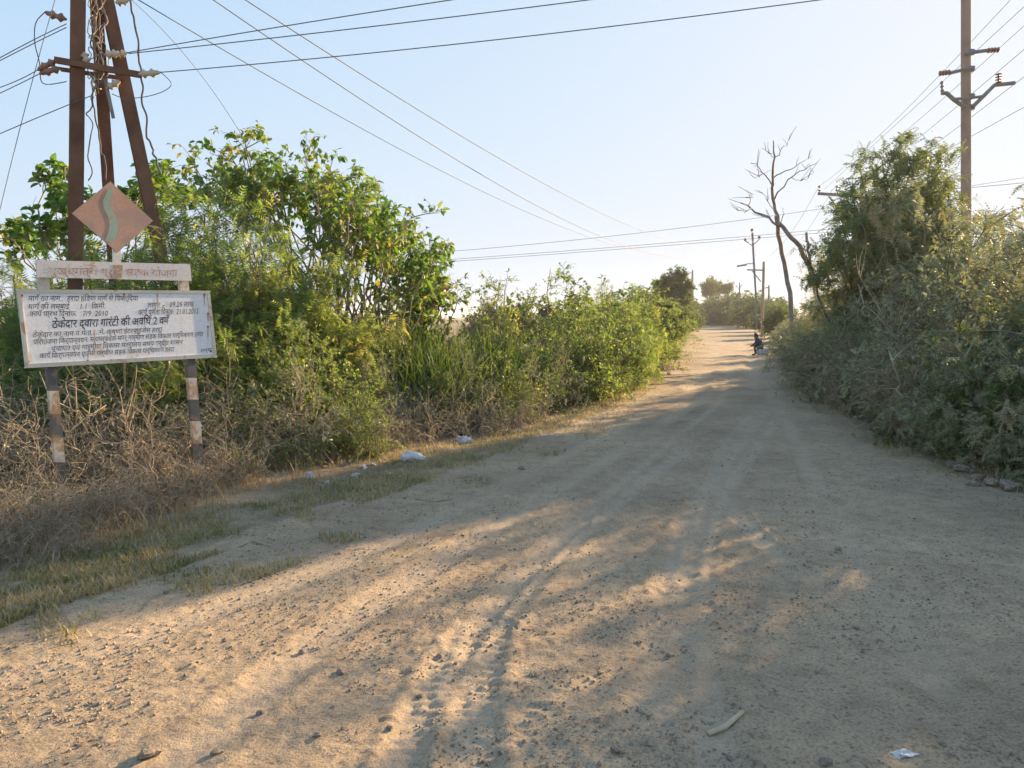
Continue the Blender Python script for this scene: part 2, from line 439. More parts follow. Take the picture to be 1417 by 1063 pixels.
GRID = {}
def zfull(x, y):
    """exact height of the built ground"""
    x = np.atleast_1d(np.asarray(x, float)); y = np.atleast_1d(np.asarray(y, float)); gx, gy, Zg = GRID['x'], GRID['y'], GRID['z']
    i = np.clip(np.searchsorted(gx, x) - 1, 0, len(gx) - 2); j = np.clip(np.searchsorted(gy, y) - 1, 0, len(gy) - 2)
    u = np.clip((x - gx[i]) / (gx[i + 1] - gx[i]), 0, 1); v = np.clip((y - gy[j]) / (gy[j + 1] - gy[j]), 0, 1)
    return (Zg[j, i] * (1 - u) + Zg[j, i + 1] * u) * (1 - v) + (Zg[j + 1, i] * (1 - u) + Zg[j + 1, i + 1] * u) * v
def build_ground():
    ys = [-40.0, -20, -10, -6, -4, -2, -1, 0.0, 0.8, 1.4, 1.8]
    y = 2.0
    while y < 1600:
        ys.append(y); y += max(0.013, 0.0013 * y * y) if y < 40 else y * 0.07
    xs = [0.4]
    while xs[-1] < 1600:
        d = abs(xs[-1] - 0.6); xs.append(xs[-1] + (0.016 if d < 2.2 else 0.016 + (d - 2.2) * 0.05))
    xr = xs[1:]; xs = [0.4]
    while xs[-1] > -1600:
        d = abs(xs[-1] - 0.2); xs.append(xs[-1] - (0.016 if d < 3.0 else 0.016 + (d - 3.0) * 0.05))
    X1 = np.array(sorted(xs + xr)); Y1 = np.array(ys)
    X, Y = np.meshgrid(X1, Y1)
    nx, ny = len(X1), len(Y1)
    x, y = X.ravel(), Y.ravel()
    Z = relief_low(x, y)
    TR = np.zeros(len(x))
    near = np.clip(1.3 - np.hypot(x, y) / 26, 0, 1)
    Z += near * 0.009 * (fbm(x * 3.1, y * 3.1, 4) - 0.5)
    patch = np.clip((fbm(x * 0.8 + 40, y * 0.8 + 11, 3) - 0.36) * 4, 0.15, 1)
    c1 = np.maximum(0, fbm(x * 11 + 3, y * 11 + 8, 2) - 0.56)
    c2 = np.maximum(0, vnoise(x * 23 + 9, y * 23 + 2) - 0.62)
    Z += near * patch * (0.014 * c1 + 0.034 * c2)
    Z += near * 0.007 * (vnoise(x * 33, y * 33) - 0.5) + near * 0.004 * (vnoise(x * 51 + 7, y * 51) - 0.5)
    for pts, w, dep, tread in TRACKS:
        q = smooth_path(pts)
        bb = (x > q[:, 0].min() - 1) & (x < q[:, 0].max() + 1) & (y > q[:, 1].min() - 1) & (y < q[:, 1].max() + 1) & (y < 60)
        ii = np.nonzero(bb)[0]
        if len(ii) == 0: continue
        px, py = x[ii], y[ii]
        best = np.full(len(ii), 1e9); arc = np.zeros(len(ii))
        seg = np.diff(q, axis=0); L = np.hypot(seg[:, 0], seg[:, 1]); cum = np.concatenate([[0], np.cumsum(L)])
        for k in range(len(seg)):
            t = np.clip(((px - q[k, 0]) * seg[k, 0] + (py - q[k, 1]) * seg[k, 1]) / (L[k] ** 2 + 1e-9), 0, 1)
            d = np.hypot(px - q[k, 0] - t * seg[k, 0], py - q[k, 1] - t * seg[k, 1])
            m = d < best
            best[m] = d[m]; arc[m] = cum[k] + t[m] * L[k]
        fl = np.exp(-(best / w) ** 4)
        fade = np.clip(fbm(px * 0.7 + 5, py * 0.7, 2) * 2.0 - 0.2, 0.1, 1)
        dep = dep * 1.35
        dz = -dep * fl * fade + dep * 0.6 * np.exp(-((best - w * 1.45) / (w * 0.35)) ** 2) * fade
        if tread:
            dz += 0.0022 * fl * fade * np.sign(np.sin(arc * 2 * np.pi / 0.075 + best * 30)) * (best < w)
        # tyres press the clods flat
        Z[ii] += dz
        TR[ii] = np.maximum(TR[ii], fl * fade * 0.40)
    GRID.update(x=X1, y=Y1, z=Z.reshape(ny, nx))
    V = np.stack([x, y, Z], -1)
    j, i = np.meshgrid(np.arange(ny - 1), np.arange(nx - 1), indexing='ij')
    a = (j * nx + i).ravel()
    Q = np.stack([a, a + 1, a + nx + 1, a + nx], -1)
    cx = (x[Q[:, 0]] + x[Q[:, 1]]) / 2; cy = (y[Q[:, 0]] + y[Q[:, 2]]) / 2
    wob = 0.5 * (fbm(cx * 1.1 + 2, cy * 1.1, 4) - 0.5) * np.clip(np.abs(cy) / 8, 0.5, 1.4)
    road = (cx > x_left(cy) + wob) & (cx < x_right(cy) - wob) & (cy < 330)
    for name, m, mat in (('dirt_road', road, M_road), ('ground', ~road, M_soil)):
        q = Q[m]; used = np.unique(q); re = np.zeros(len(V), dtype=np.int64); re[used] = np.arange(len(used))
        me = mk_mesh(name, V[used], quads=re[q], mats=(mat,), smooth=True)
        at_ = me.attributes.new('track', 'FLOAT', 'POINT'); at_.data.foreach_set('value', TR[used].astype(np.float32))
        tag(obj(name, me), kind='structure')
build_ground()

# ------------------------------------------------------------------ plant generator
def lerp_poly(P, idx, t):
    k = P.shape[1]; f = np.clip(t, 0, 0.9999) * (k - 1); i = f.astype(int); w = (f - i)[:, None]
    a = P[idx, i]; b = P[idx, i + 1]
    return a * (1 - w) + b * w, norm(b - a)

def bezier(A, C, B, k):
    t = np.linspace(0, 1, k)[None, :, None]
    return (1 - t) ** 2 * A[:, None] + 2 * t * (1 - t) * C[:, None] + t ** 2 * B[:, None]

def runit(r, n):
    return norm(r.normal(size=(n, 3)))

def frond_template(pairs=6, lw=0.10, ll=0.30):
    V, T = [], []
    for i in range(pairs):
        y = 0.12 + 0.86 * i / (pairs - 1); z = -0.22 * y * y; l = ll * (1 - 0.45 * abs(y - 0.5) * 1.4)
        for s in (-1, 1):
            b = len(V)
            V += [(0, y - lw * 0.5, z), (0, y + lw * 0.5, z), (s * l, y + l * 0.45, z - 0.05)]
            T.append((b, b + 1, b + 2) if s > 0 else (b + 1, b, b + 2))
    return np.array(V), np.array(T)

def oval_template(w=0.27):
    V = np.array([(0, 0, 0), (-w, .38, .07), (w, .38, .07), (0, .42, 0), (-w * .72, .72, .0), (w * .72, .72, 0), (0, 1, -.16), (0, .75, -.05)])
    T = np.array([(0, 3, 1), (0, 2, 3), (1, 3, 7), (1, 7, 4), (3, 2, 5), (3, 5, 7), (4, 7, 6), (7, 5, 6)])
    return V, T

def diamond_template(w=0.25):
    V = np.array([(0, 0, 0), (-w, .45, .06), (w, .45, .06), (0, 1, -.12)])
    return V, np.array([(0, 3, 1), (0, 2, 3)])

def place_leaves(g, tpl, pos, d, upv, size):
    V0, T0 = tpl
    d = norm(d); s = norm(np.cross(d, upv)); n = np.cross(s, d)
    V = pos[:, None, :] + size[:, None, None] * (V0[None, :, 0:1] * s[:, None, :] + V0[None, :, 1:2] * d[:, None, :] + V0[None, :, 2:3] * n[:, None, :])
    T = T0[None] + (np.arange(len(pos)) * len(V0))[:, None, None]
    g.add(V.reshape(-1, 3), T.reshape(-1, 3))

def make_plant(name, seed, R=1.5, H=2.5, n_main=12, n_side=9, n_twig=6, n_leaf=8, leaf='frond', size=0.13, droop=0.1,
               arch=0.15, side_len=0.35, twig_len=0.2, r_main=0.022, tips=None, base_r=0.25, low=0.15, leaf_t=(0.1, 1.0),
               leaf_mat_=None, bark=None, side_t=(0.3, 1.0), hang=0.3, pairs=6, flat=False, twig_r=0.0035, main_sides=5, wiggle=0.05):
    """a real branching plant: main stems, side branches, twigs, leaves. Returns (stem mesh, crown mesh)"""
    r = np.random.default_rng(seed)
    if tips is None:
        az = r.random(n_main) * 2 * np.pi
        el = np.arcsin(low + (1 - low) * r.random(n_main) ** 0.8)
        if flat: el = np.arcsin(0.55 + 0.45 * r.random(n_main))
        rad = 0.72 + 0.36 * r.random(n_main)
        rad *= 0.85 + 0.3 * np.sin(az * 2 + r.random() * 6) ** 2
        tips = np.stack([R * rad * np.cos(el) * np.cos(az), R * rad * np.cos(el) * np.sin(az), H * rad * np.sin(el)], -1)
    n0 = len(tips)
    A = r.normal(size=(n0, 3)) * base_r * np.array([1, 1, 0]); A[:, 2] = -0.08
    B = np.asarray(tips, float)
    L0 = np.linalg.norm(B - A, axis=1, keepdims=True)
    C = A * 0.45 + B * 0.55 + r.normal(size=(n0, 3)) * L0 * 0.10; C[:, 2] += arch * L0[:, 0]
    P0 = bezier(A, C, B, 9)
    P0[:, 1:-1] += r.normal(size=(n0, 7, 3)) * L0[:, :, None] * wiggle * 0.35
    R0 = r_main * (0.7 + 0.6 * r.random((n0, 1))) * np.linspace(1, 0.28, 9)[None]
    # side branches
    i1 = np.repeat(np.arange(n0), n_side); t1 = side_t[0] + (side_t[1] - side_t[0]) * r.random(len(i1))
    S, Tn = lerp_poly(P0, i1, t1)
    d = norm(Tn * 0.55 + runit(r, len(i1)) * 0.9 + np.array([0, 0, 0.25]))
    L1 = side_len * (0.5 + 0.8 * r.random(len(i1)))[:, None] * np.clip(L0[i1] / (np.mean(L0)), 0.5, 1.5)
    B1 = S + d * L1; B1[:, 2] -= droop * L1[:, 0]
    C1 = S + d * L1 * 0.5; C1[:, 2] += 0.12 * L1[:, 0]; C1 += r.normal(size=C1.shape) * L1 * 0.08
    P1 = bezier(S, C1, B1, 5)
    P1[:, :, 2] = np.maximum(P1[:, :, 2], 0.01)
    R1 = np.linspace(1, 0.4, 5)[None] * np.maximum(r_main * 0.32 * (0.6 + 0.6 * r.random((len(i1), 1))), 0.003)
    # twigs
    i2 = np.repeat(np.arange(len(i1)), n_twig); t2 = 0.15 + 0.85 * r.random(len(i2))
    S2, T2 = lerp_poly(P1, i2, t2)
    d2 = norm(T2 * 0.7 + runit(r, len(i2)) * 0.8 + np.array([0, 0, 0.15]))
    L2 = twig_len * (0.5 + 0.9 * r.random(len(i2)))[:, None]
    B2 = S2 + d2 * L2; B2[:, 2] -= droop * L2[:, 0]
    C2 = (S2 + B2) / 2 + r.normal(size=B2.shape) * L2 * 0.12
    P2 = bezier(S2, C2, B2, 4)
    P2[:, :, 2] = np.maximum(P2[:, :, 2], 0.01)
    R2 = np.linspace(1, 0.45, 4)[None] * np.full((len(i2), 1), twig_r)
    gs = Geo()
    add_tubes(gs, P0, R0, main_sides); add_tubes(gs, P1, R1, 4, False); add_tubes(gs, P2, R2, 3, False)
    stem = gs.mesh(name + '_stems', bark or M_bark, smooth=True)
    crown = None
    if n_leaf > 0:
        i3 = np.repeat(np.arange(len(i2)), max(1, int(round(n_leaf))))
        if n_leaf < 1: i3 = i3[r.random(len(i3)) < n_leaf]
        t3 = leaf_t[0] + (leaf_t[1] - leaf_t[0]) * r.random(len(i3))
        S3, T3 = lerp_poly(P2, i3, t3)
        d3 = norm(T3 * 0.45 + runit(r, len(i3)) * 0.95 + np.array([0, 0, -hang]))
        up = norm(runit(r, len(i3)) * 0.7 + np.array([0, 0, 1.0]))
        tpl = {'frond': frond_template(pairs), 'bigfrond': frond_template(4, 0.20, 0.36), 'midfrond': frond_template(5, 0.15, 0.32), 'oval': oval_template(), 'wide': oval_template(0.36), 'diamond': diamond_template()}[leaf]
        gl = Geo()
        place_leaves(gl, tpl, S3, d3, up, size * (0.42 + 0.95 * r.random(len(i3)) ** 1.3))
        crown = gl.mesh(name + '_crown', leaf_mat_, smooth=False)
    return stem, crown

def plant(name, label, cat, group, x, y, parts, scale=1.0, sz=None, rz=None, names=('stem', 'crown'), z=None):
    rz = RNG.random() * 6.283 if rz is None else rz
    o = thing(name, label, cat, (x, y, (gz(x, y) if z is None else z) - 0.03), rz, group, (scale, scale, sz if sz is not None else scale))
    for nm, me in zip(names, parts):
        if me is not None: obj(nm, me, o)
    return o

# ---- plant kinds
FE = [make_plant('feather%d' % k, 20 + k, R=1.35, H=2.6, n_main=15, n_side=11, n_twig=6, n_leaf=7, leaf='frond', size=0.15, droop=0.25, arch=0.16,
                 side_len=0.52, twig_len=0.26, leaf_mat_=M_feather, low=0.0, side_t=(0.22, 1.0)) for k in range(3)]
DU = [make_plant('dusty%d' % k, 40 + k, R=1.45, H=2.5, n_main=18, n_side=13, n_twig=6, n_leaf=8, leaf='midfrond', size=0.125, droop=0.3, arch=0.18,
                 side_len=0.55, twig_len=0.28, leaf_mat_=M_dusty, low=-0.02, side_t=(0.2, 1.0)) for k in range(3)]
SH = [make_plant('leafy%d' % k, 60 + k, R=0.95, H=1.9, n_main=17, n_side=8, n_twig=4, n_leaf=6, leaf='oval', size=0.085, droop=0.05, arch=0.1,
                 side_len=0.34, twig_len=0.17, leaf_mat_=M_shrub, low=0.05, hang=0.35, side_t=(0.15, 1.0), r_main=0.013) for k in range(3)]
DL = [make_plant('dustyleafy%d' % k, 50 + k, R=1.25, H=2.3, n_main=18, n_side=11, n_twig=6, n_leaf=8, leaf='diamond', size=0.062, droop=0.15, arch=0.15,
                 side_len=0.45, twig_len=0.22, leaf_mat_=M_dusty, low=0.0, hang=0.3, side_t=(0.15, 1.0), r_main=0.016) for k in range(2)]
SF = [make_plant('fineshrub%d' % k, 70 + k, R=1.0, H=1.9, n_main=16, n_side=10, n_twig=6, n_leaf=7, leaf='diamond', size=0.055, droop=0.1, arch=0.12,
                 side_len=0.38, twig_len=0.2, leaf_mat_=M_feather, low=0.0, hang=0.2, side_t=(0.15, 1.0), r_main=0.013) for k in range(2)]
DT = [make_plant('thorn%d' % k, 80 + k, R=0.9, H=1.25, n_main=17, n_side=7, n_twig=3, n_leaf=1.0, leaf='diamond', size=0.05, droop=0.1, arch=0.12,
                 side_len=0.46, twig_len=0.26, leaf_mat_=M_dusty if k else M_drylf, bark=M_twig, low=0.0, side_t=(0.15, 1.0), r_main=0.016, twig_r=0.0036, wiggle=0.20) for k in range(3)]
DG = [make_plant('drygreen%d' % k, 100 + k, R=0.75, H=1.15, n_main=16, n_side=8, n_twig=4, n_leaf=2.0, leaf='diamond', size=0.06, droop=0.1, arch=0.12,
                 side_len=0.32, twig_len=0.18, leaf_mat_=M_dusty, bark=M_twig, low=0.0, side_t=(0.12, 1.0), r_main=0.009, twig_r=0.003, wiggle=0.1) for k in range(2)]
FT = [make_plant('fartree%d' % k, 120 + k, R=2.4, H=4.6, n_main=26, n_side=12, n_twig=6, n_leaf=6, leaf='diamond', size=0.30, droop=0.1, arch=0.1,
                 side_len=0.8, twig_len=0.4, leaf_mat_=M_far, low=0.15, r_main=0.07, hang=0.1, twig_r=0.012) for k in range(2)]
ru = np.random.default_rng(9); ua = ru.random(26) * 6.283; uq = np.sqrt(ru.random(26)) * 2.5
FU = make_plant('umbrella', 130, tips=np.stack([uq * np.cos(ua), uq * np.sin(ua), 5.0 - 0.09 * uq ** 2 + 0.25 * ru.normal(size=26)], -1), n_side=9, n_twig=6, n_leaf=8, leaf='diamond', size=0.30, droop=-0.05, arch=-0.05,
                side_len=0.7, twig_len=0.4, leaf_mat_=M_far, side_t=(0.78, 1.0), r_main=0.10, hang=0.0, twig_r=0.012)

rd = np.random.default_rng(19); da = rd.random(40) * 6.283; de = np.arcsin(rd.random(40) * 0.95 + 0.05); dq = 0.75 + 0.25 * rd.random(40)
FR = make_plant('rounded', 131, tips=np.stack([1.75 * dq * np.cos(de) * np.cos(da), 1.75 * dq * np.cos(de) * np.sin(da), 3.2 + 2.3 * dq * np.sin(de)], -1), n_side=10, n_twig=6, n_leaf=7, leaf='diamond', size=0.26, droop=0.05, arch=-0.05,
                side_len=0.5, twig_len=0.3, leaf_mat_=M_far, side_t=(0.6, 1.0), r_main=0.08, hang=0.1, twig_r=0.012)

def reed_clump(name, seed, n=150, R=0.55, H=1.75):
    r = np.random.default_rng(seed)
    a = r.random(n) * 6.283; q = np.sqrt(r.random(n)) * R
    A = np.stack([q * np.cos(a), q * np.sin(a), np.full(n, -0.05)], -1)
    h = H * (0.55 + 0.5 * r.random(n)); b = r.random(n) * 6.283; lean = h * (0.06 + 0.6 * r.random(n) ** 2)
    B = A + np.stack([lean * np.cos(b), lean * np.sin(b), h], -1)
    C = A * 0.4 + B * 0.6; C[:, :2] = A[:, :2] + 0.15 * (B[:, :2] - A[:, :2])
    P = bezier(A, C, B, 7)
    W = (0.005 + 0.006 * r.random((n, 1))) * np.array([0.8, 1, 1, .95, .8, .5, .06])[None]
    s = norm(np.stack([np.cos(b + 1.57 + r.normal(size=n) * 0.6), np.sin(b + 1.57), np.zeros(n)], -1))
    V, Q = ribbons(P, W, s)
    return mk_mesh(name, V, quads=Q, mats=(M_reed,))
RD = [reed_clump('reed%d' % k, 200 + k) for k in range(3)]

# ------------------------------------------------------------------ signboard (all pieces measured on the sign's own vertical plane)
SA = on_ground(90, 716); SB = on_ground(281, 682)
SU = norm(SB - SA); SN = np.array([SU[1], -SU[0], 0.0])          # SN points to the road
SU3 = SU
def sp(px, py, off=0.0):
    d = ray(px, py); o = np.array([0, 0, CAM_H])
    t = np.dot(SA - o, SN) / np.dot(d, SN)
    return o + d * t + SN * off
def slab(g, pix, o0, o1):
    prism(g, np.array([sp(x, y, o1) for x, y in pix]), np.array([sp(x, y, o0) for x, y in pix]))

def paint_mat(name, base, base2, rust, amount, scale=5.0, black=None):
    m, nt, nd, lk, b = new_mat(name)
    n = noise_node(nd, lk, 2.0, 3); r = ramp(nd, [(0.35, base), (0.65, base2)]); lk.new(n.outputs['Fac'], r.inputs[0])
    n2 = noise_node(nd, lk, scale, 6, 0.65, dist=0.6)
    r2 = ramp(nd, [(1 - amount - 0.06, (0, 0, 0)), (1 - amount + 0.05, (1, 1, 1))]); lk.new(n2.outputs['Fac'], r2.inputs[0])
    n3 = noise_node(nd, lk, 60, 3); r3 = ramp(nd, [(0.4, (0.82, 0.80, 0.78)), (0.6, (1, 1, 1))]); lk.new(n3.outputs['Fac'], r3.inputs[0])
    c = mix_rgb(nd, lk, r.outputs[0], r3.outputs[0], 0.6, 'MULTIPLY')
    c = mix_rgb(nd, lk, c, rust, r2.outputs[0])
    lk.new(c, b.inputs['Base Color'])
    b.inputs['Roughness'].default_value = 0.6; b.inputs['Specular IOR Level'].default_value = 0.3
    return m
M_board = paint_mat('sign_white_paint', (0.84, 0.85, 0.88), (0.88, 0.85, 0.82), (0.66, 0.47, 0.29), 0.35, 4.0)
M_edge = paint_mat('sign_edge_paint', (0.42, 0.43, 0.40), (0.55, 0.54, 0.48), (0.32, 0.20, 0.11), 0.38, 8.0)
M_postw = paint_mat('post_white_paint', (0.58, 0.52, 0.44), (0.66, 0.58, 0.47), (0.42, 0.25, 0.13), 0.47, 7.0)
M_postb = paint_mat('post_black_paint', (0.085, 0.088, 0.085), (0.15, 0.145, 0.135), (0.27, 0.18, 0.115), 0.42, 7.0)
M_header = paint_mat('header_paint', (0.66, 0.63, 0.60), (0.72, 0.68, 0.62), (0.42, 0.24, 0.13), 0.38, 7.0)
M_diam = paint_mat('diamond_paint', (0.45, 0.26, 0.18), (0.54, 0.33, 0.24), (0.38, 0.25, 0.21), 0.43, 3.0)
M_green = paint_mat('faded_green_paint', (0.25, 0.37, 0.28), (0.34, 0.43, 0.33), (0.42, 0.27, 0.20), 0.41, 12.0)
M_ink = paint_mat('black_lettering', (0.045, 0.045, 0.055), (0.12, 0.12, 0.13), (0.50, 0.48, 0.46), 0.39, 26.0)
M_redink = paint_mat('faded_red_lettering', (0.40, 0.17, 0.11), (0.50, 0.27, 0.20), (0.60, 0.52, 0.47), 0.47, 22.0)

sign = thing('information_sign', 'weathered white roadside board with Hindi lettering on two banded posts, diamond plate on top', 'signboard')
def banded_post(edge_top, edge_bot, width_px, bands, yend):
    """edge_top/edge_bot: left edge pixels; bands: list of (y0, y1, white?)"""
    (x0, y0), (x1, y1) = edge_top, edge_bot
    V, Q, mi = [], [], []
    def ring(y):
        x = x0 + (x1 - x0) * (y - y0) / (y1 - y0)
        a, b = sp(x, y, 0.0), sp(x + width_px, y, 0.0)
        # channel section: web to the road, two flanges behind
        th = 0.010; dpt = 0.05
        u = b - a
        f = norm(u)
        return [a, b, b - SN * dpt, b - SN * dpt - f * th, b - SN * th - f * th, a - SN * th + f * th, a - SN * dpt + f * th, a - SN * dpt]
    ysall = [bands[0][0]] + [b[1] for b in bands]
    for y in ysall: V += ring(y)
    for k, b in enumerate(bands):
        for i in range(8):
            j = (i + 1) % 8
            Q.append([k * 8 + i, (k + 1) * 8 + i, (k + 1) * 8 + j, k * 8 + j]); mi.append(0 if b[2] else 1)
    Q.append([0, 1, 4, 5]); mi.append(0)
    return mk_mesh('post', V, quads=Q, mats=(M_postw, M_postb), midx=mi)
lb = [(362, 404, 1), (404, 541, 0), (541, 573, 1), (573, 606, 0), (606, 640, 1), (640, 675, 0), (675, 705, 1), (705, 790, 0)]
rb = [(365, 404, 1), (404, 523, 0), (523, 553, 1), (553, 583, 0), (583, 614, 1), (614, 644, 0), (644, 664, 1), (664, 745, 0)]
obj('post', banded_post((52, 362), (83, 716), 14, lb, 0), sign)
obj('post', banded_post((247, 365), (274, 682), 12, rb, 0), sign)
g = Geo(); slab(g, [(49, 360), (261, 366), (263, 389), (50, 384)], 0.004, 0.030)
hd = obj('header_board', g.mesh('header', M_header), sign)
g = Geo(); slab(g, [(22, 402), (288, 404), (298, 493), (34, 508)], 0.005, 0.022)
bd = obj('main_board', g.mesh('board', M_board), sign)
# raised lip round the board
for k, pix in enumerate(([(20.5, 400.5), (289, 402.5), (288.5, 406.5), (22.5, 405.5)], [(34.5, 503.5), (297.2, 489.5), (299.5, 494.5), (33.0, 509.5)],
                         [(22.0, 405.7), (27, 405.7), (38.5, 503.2), (34.0, 503.3)], [(284.6, 406.6), (288.7, 406.7), (297.6, 489.3), (293.3, 489.5)])):
    g = Geo(); slab(g, pix, 0.003, 0.030); obj('edge_strip', g.mesh('edge', M_edge), bd)
for px, py in ((281, 408), (286, 434), (286, 452), (290, 486), (29, 409), (38, 500), (120, 499), (170, 402.8 + 4)):
    g = Geo(); c = sp(px, py, 0.022); lathe(g, c, SN, [(0, 0.009), (0.004, 0.009), (0.007, 0.005), (0.0075, 0.0003)], 8); obj('rivet', g.mesh('rivet', M_rust), bd)
M_run = plain('rust_run', (0.46, 0.27, 0.14), (0.66, 0.50, 0.36), 25, 0.8)
for px, py, l in ((281, 408, 16), (286, 434, 13), (286, 452, 20), (29, 409, 22), (120, 488, 12), (170, 407, 10), (216, 406, 26), (129, 456, 14), (227, 470, 14)):
    Vr = [sp(px - 1.3, py, .0236), sp(px + 1.3, py, .0236), sp(px + .9, py + l * .6, .0236), sp(px + .2, py + l, .0236), sp(px - .8, py + l * .6, .0236)]
    obj('rust_run', mk_mesh('run', Vr, tris=[(0, 4, 2), (0, 2, 1), (4, 3, 2)], mats=(M_run,)), bd)
# diamond plate with its stem
g = Geo(); slab(g, [(97, 296), (150, 252), (209, 306), (160, 350)], 0.030, 0.040)
dm = obj('diamond_plate', g.mesh('diamond', M_diam), sign)
g = Geo(); slab(g, [(154, 342), (165, 342), (166, 387), (155, 387)], 0.0305, 0.0385) if False else slab(g, [(154, 340), (165, 340), (166, 386), (155, 386)], 0.012, 0.0292)
stem_o = obj('plate_stem', g.mesh('stem', M_header), sign)
pathc = [(150, 262), (147, 272), (144, 280), (146, 290), (152, 300), (155, 312), (153, 324), (148, 335)]
lw = [3.0, 4.5, 5.0, 5.0, 5.5, 6.0, 6.5, 6.0]
fr = [(x - w, y) for (x, y), w in zip(pathc, lw)] + [(x + w, y) for (x, y), w in list(zip(pathc, lw))[::-1]]
n = len(pathc)
Vf = np.array([sp(x, y, 0.042) for x, y in fr])
Qf = [[i + 1, i, 2 * n - 1 - i, 2 * n - 2 - i] for i in range(n - 1)]
obj('painted_stripe', mk_mesh('stripe', Vf, quads=Qf, mats=(M_green,)), dm)
# rust streak below the stem: a drip of rust water dried on the header
g = Geo(); slab(g, [(154, 367), (168, 367), (166, 385), (156, 386)], 0.0302, 0.0316)
obj('rust_streak', g.mesh('rust', plain('rust_stain', (0.34, 0.17, 0.085), (0.52, 0.36, 0.26), 14, 0.8)), hd)

def lettering(txt, p0, p1, height_px, mat, parent, off, bold=0.0, shear=0.18, name='lettering'):
    """one painted line from pixel p0 (baseline start) to p1 (baseline end), real flat paint on the board"""
    cu = bpy.data.curves.new('txt', 'FONT'); cu.body = txt; cu.size = 1.0; cu.shear = shear; cu.offset = bold
    cu.fill_mode = 'FRONT' if hasattr(cu, 'fill_mode') else None
    cu.resolution_u = 3
    o = bpy.data.objects.new('txt', cu); col.objects.link(o)
    dg = bpy.context.evaluated_depsgraph_get(); me = bpy.data.meshes.new_from_object(o.evaluated_get(dg))
    bpy.data.objects.remove(o); bpy.data.curves.remove(cu)
    n = len(me.vertices)
    if n == 0: return
    co = np.zeros(n * 3); me.vertices.foreach_get('co', co); co = co.reshape(-1, 3)
    x0, x1 = co[:, 0].min(), co[:, 0].max()
    a, b = sp(*p0, off), sp(*p1, off); mid = ((p0[0] + p1[0]) / 2, (p0[1] + p1[1]) / 2)
    hgt = np.linalg.norm(sp(mid[0], mid[1] - height_px, off) - sp(mid[0], mid[1], off))
    u = (co[:, 0] - x0) / (x1 - x0)
    up = np.array([0, 0, 1.0])
    wob = 0.02 * np.sin(u * 37 + len(txt)) + 0.012 * np.sin(u * 91)
    W = a[None] + u[:, None] * (b - a)[None] + ((co[:, 1] + wob) / 0.62 * hgt)[:, None] * up[None]
    tri = []
    for p in me.polygons:
        v = list(p.vertices)
        for i in range(1, len(v) - 1): tri.append((v[0], v[i], v[i + 1]))
    tri = np.array(tri); bpy.data.meshes.remove(me)
    lo = co[tri, 0].min(1); hi = co[tri, 0].max(1)
    order = np.argsort(lo); grp = np.zeros(len(tri), int); k = 0; end = hi[order[0]]
    for i in order:
        if lo[i] > end + 0.10: k += 1
        end = max(end, hi[i]); grp[i] = k
    for q in range(k + 1):                       # one part per painted word
        t = tri[grp == q]; used, inv = np.unique(t, return_inverse=True)
        obj(name, mk_mesh('word', W[used], inv.reshape(-1, 3), mats=(mat,)), parent)

lettering('मुख्यमंत्री ग्राम सड़क योजना', (66, 380), (244, 383), 9, M_redink, hd, 0.0325, 0.0, 0.1)
L = [('मागॅ का नाम..  हरदा हंडिया मागॅ से पिपल्दिया', (38, 417), (190, 416), 6.5, .005),
     ('मागॅ की लम्बाई     1.1  किमी.', (38, 428), (144, 427), 6.5, .005),
     ('लागत .-   09.26 लाख', (203, 426), (267, 424), 6.5, .005),
     ('कायॅ पा्रंभ दिनांक.   7/9  2010', (40, 438), (148, 437), 6.5, .005),
     ('कायॅ पूणॅता दिनांक  21.01.2015', (190, 436), (273, 434), 6.5, .005),
     ('ठेकेदार द्वारा गारंटी की अवधि 2 वषॅ', (71, 454), (234, 448), 9.5, .018),
     ('ठेकेदार का नाम व पता.... मे. कृष्णा इंटरपा्इजेस हरदा', (44, 467), (224, 459), 6.0, .004),
     ('परियोजना किर्यान्वयन. महापर्बंधक मपर् गार्मीण सड़क विकास पार्धिकरण हरदा', (45, 477), (280, 465), 6.0, .004),
     ('पंचायत एवं गार्मीण विकास मंतर्ालय मधय पर्देश शासन', (70, 486), (252, 476), 6.0, .004),
     ('कायॅ किर्यान्वयन एजेंसी गार्मीण सड़क विकास पार्धिकरण हरदा', (54, 496), (240, 486), 6.0, .004),
     ('शार्मा', (276, 488), (292, 486), 4.5, .0)]
for txt, p0, p1, h, bo in L:
    # i-matra is written before its letter
    s = list(txt)
    for i in range(1, len(s)):
        if s[i] == 'ि': s[i - 1], s[i] = s[i], s[i - 1]
    lettering(''.join(s), p0, p1, h, M_ink, bd, 0.0235, bo)

# ------------------------------------------------------------------ steel-girder electricity pole behind the sign
def ibeam(w, h, t):
    return [(-w / 2, -h / 2), (w / 2, -h / 2), (w / 2, -h / 2 + t), (t / 2, -h / 2 + t), (t / 2, h / 2 - t), (w / 2, h / 2 - t), (w / 2, h / 2), (-w / 2, h / 2), (-w / 2, h / 2 - t), (-t / 2, h / 2 - t), (-t / 2, -h / 2 + t), (-w / 2, -h / 2 + t)]
def extend_to_ground(top, low):
    d = low - top; t = (-0.15 - top[2]) / d[2]
    return top + d * t
INS = [(0, .012), (.02, .03), (.03, .055), (.045, .03), (.06, .03), (.075, .055), (.09, .03), (.105, .028), (.12, .012)]
def insulator(parent, A, d, mat, s=1.0):
    g = Geo(); lathe(g, A, d, [(h * s, r * s) for h, r in INS], 9); obj('insulator', g.mesh('insulator', mat, smooth=True), parent)

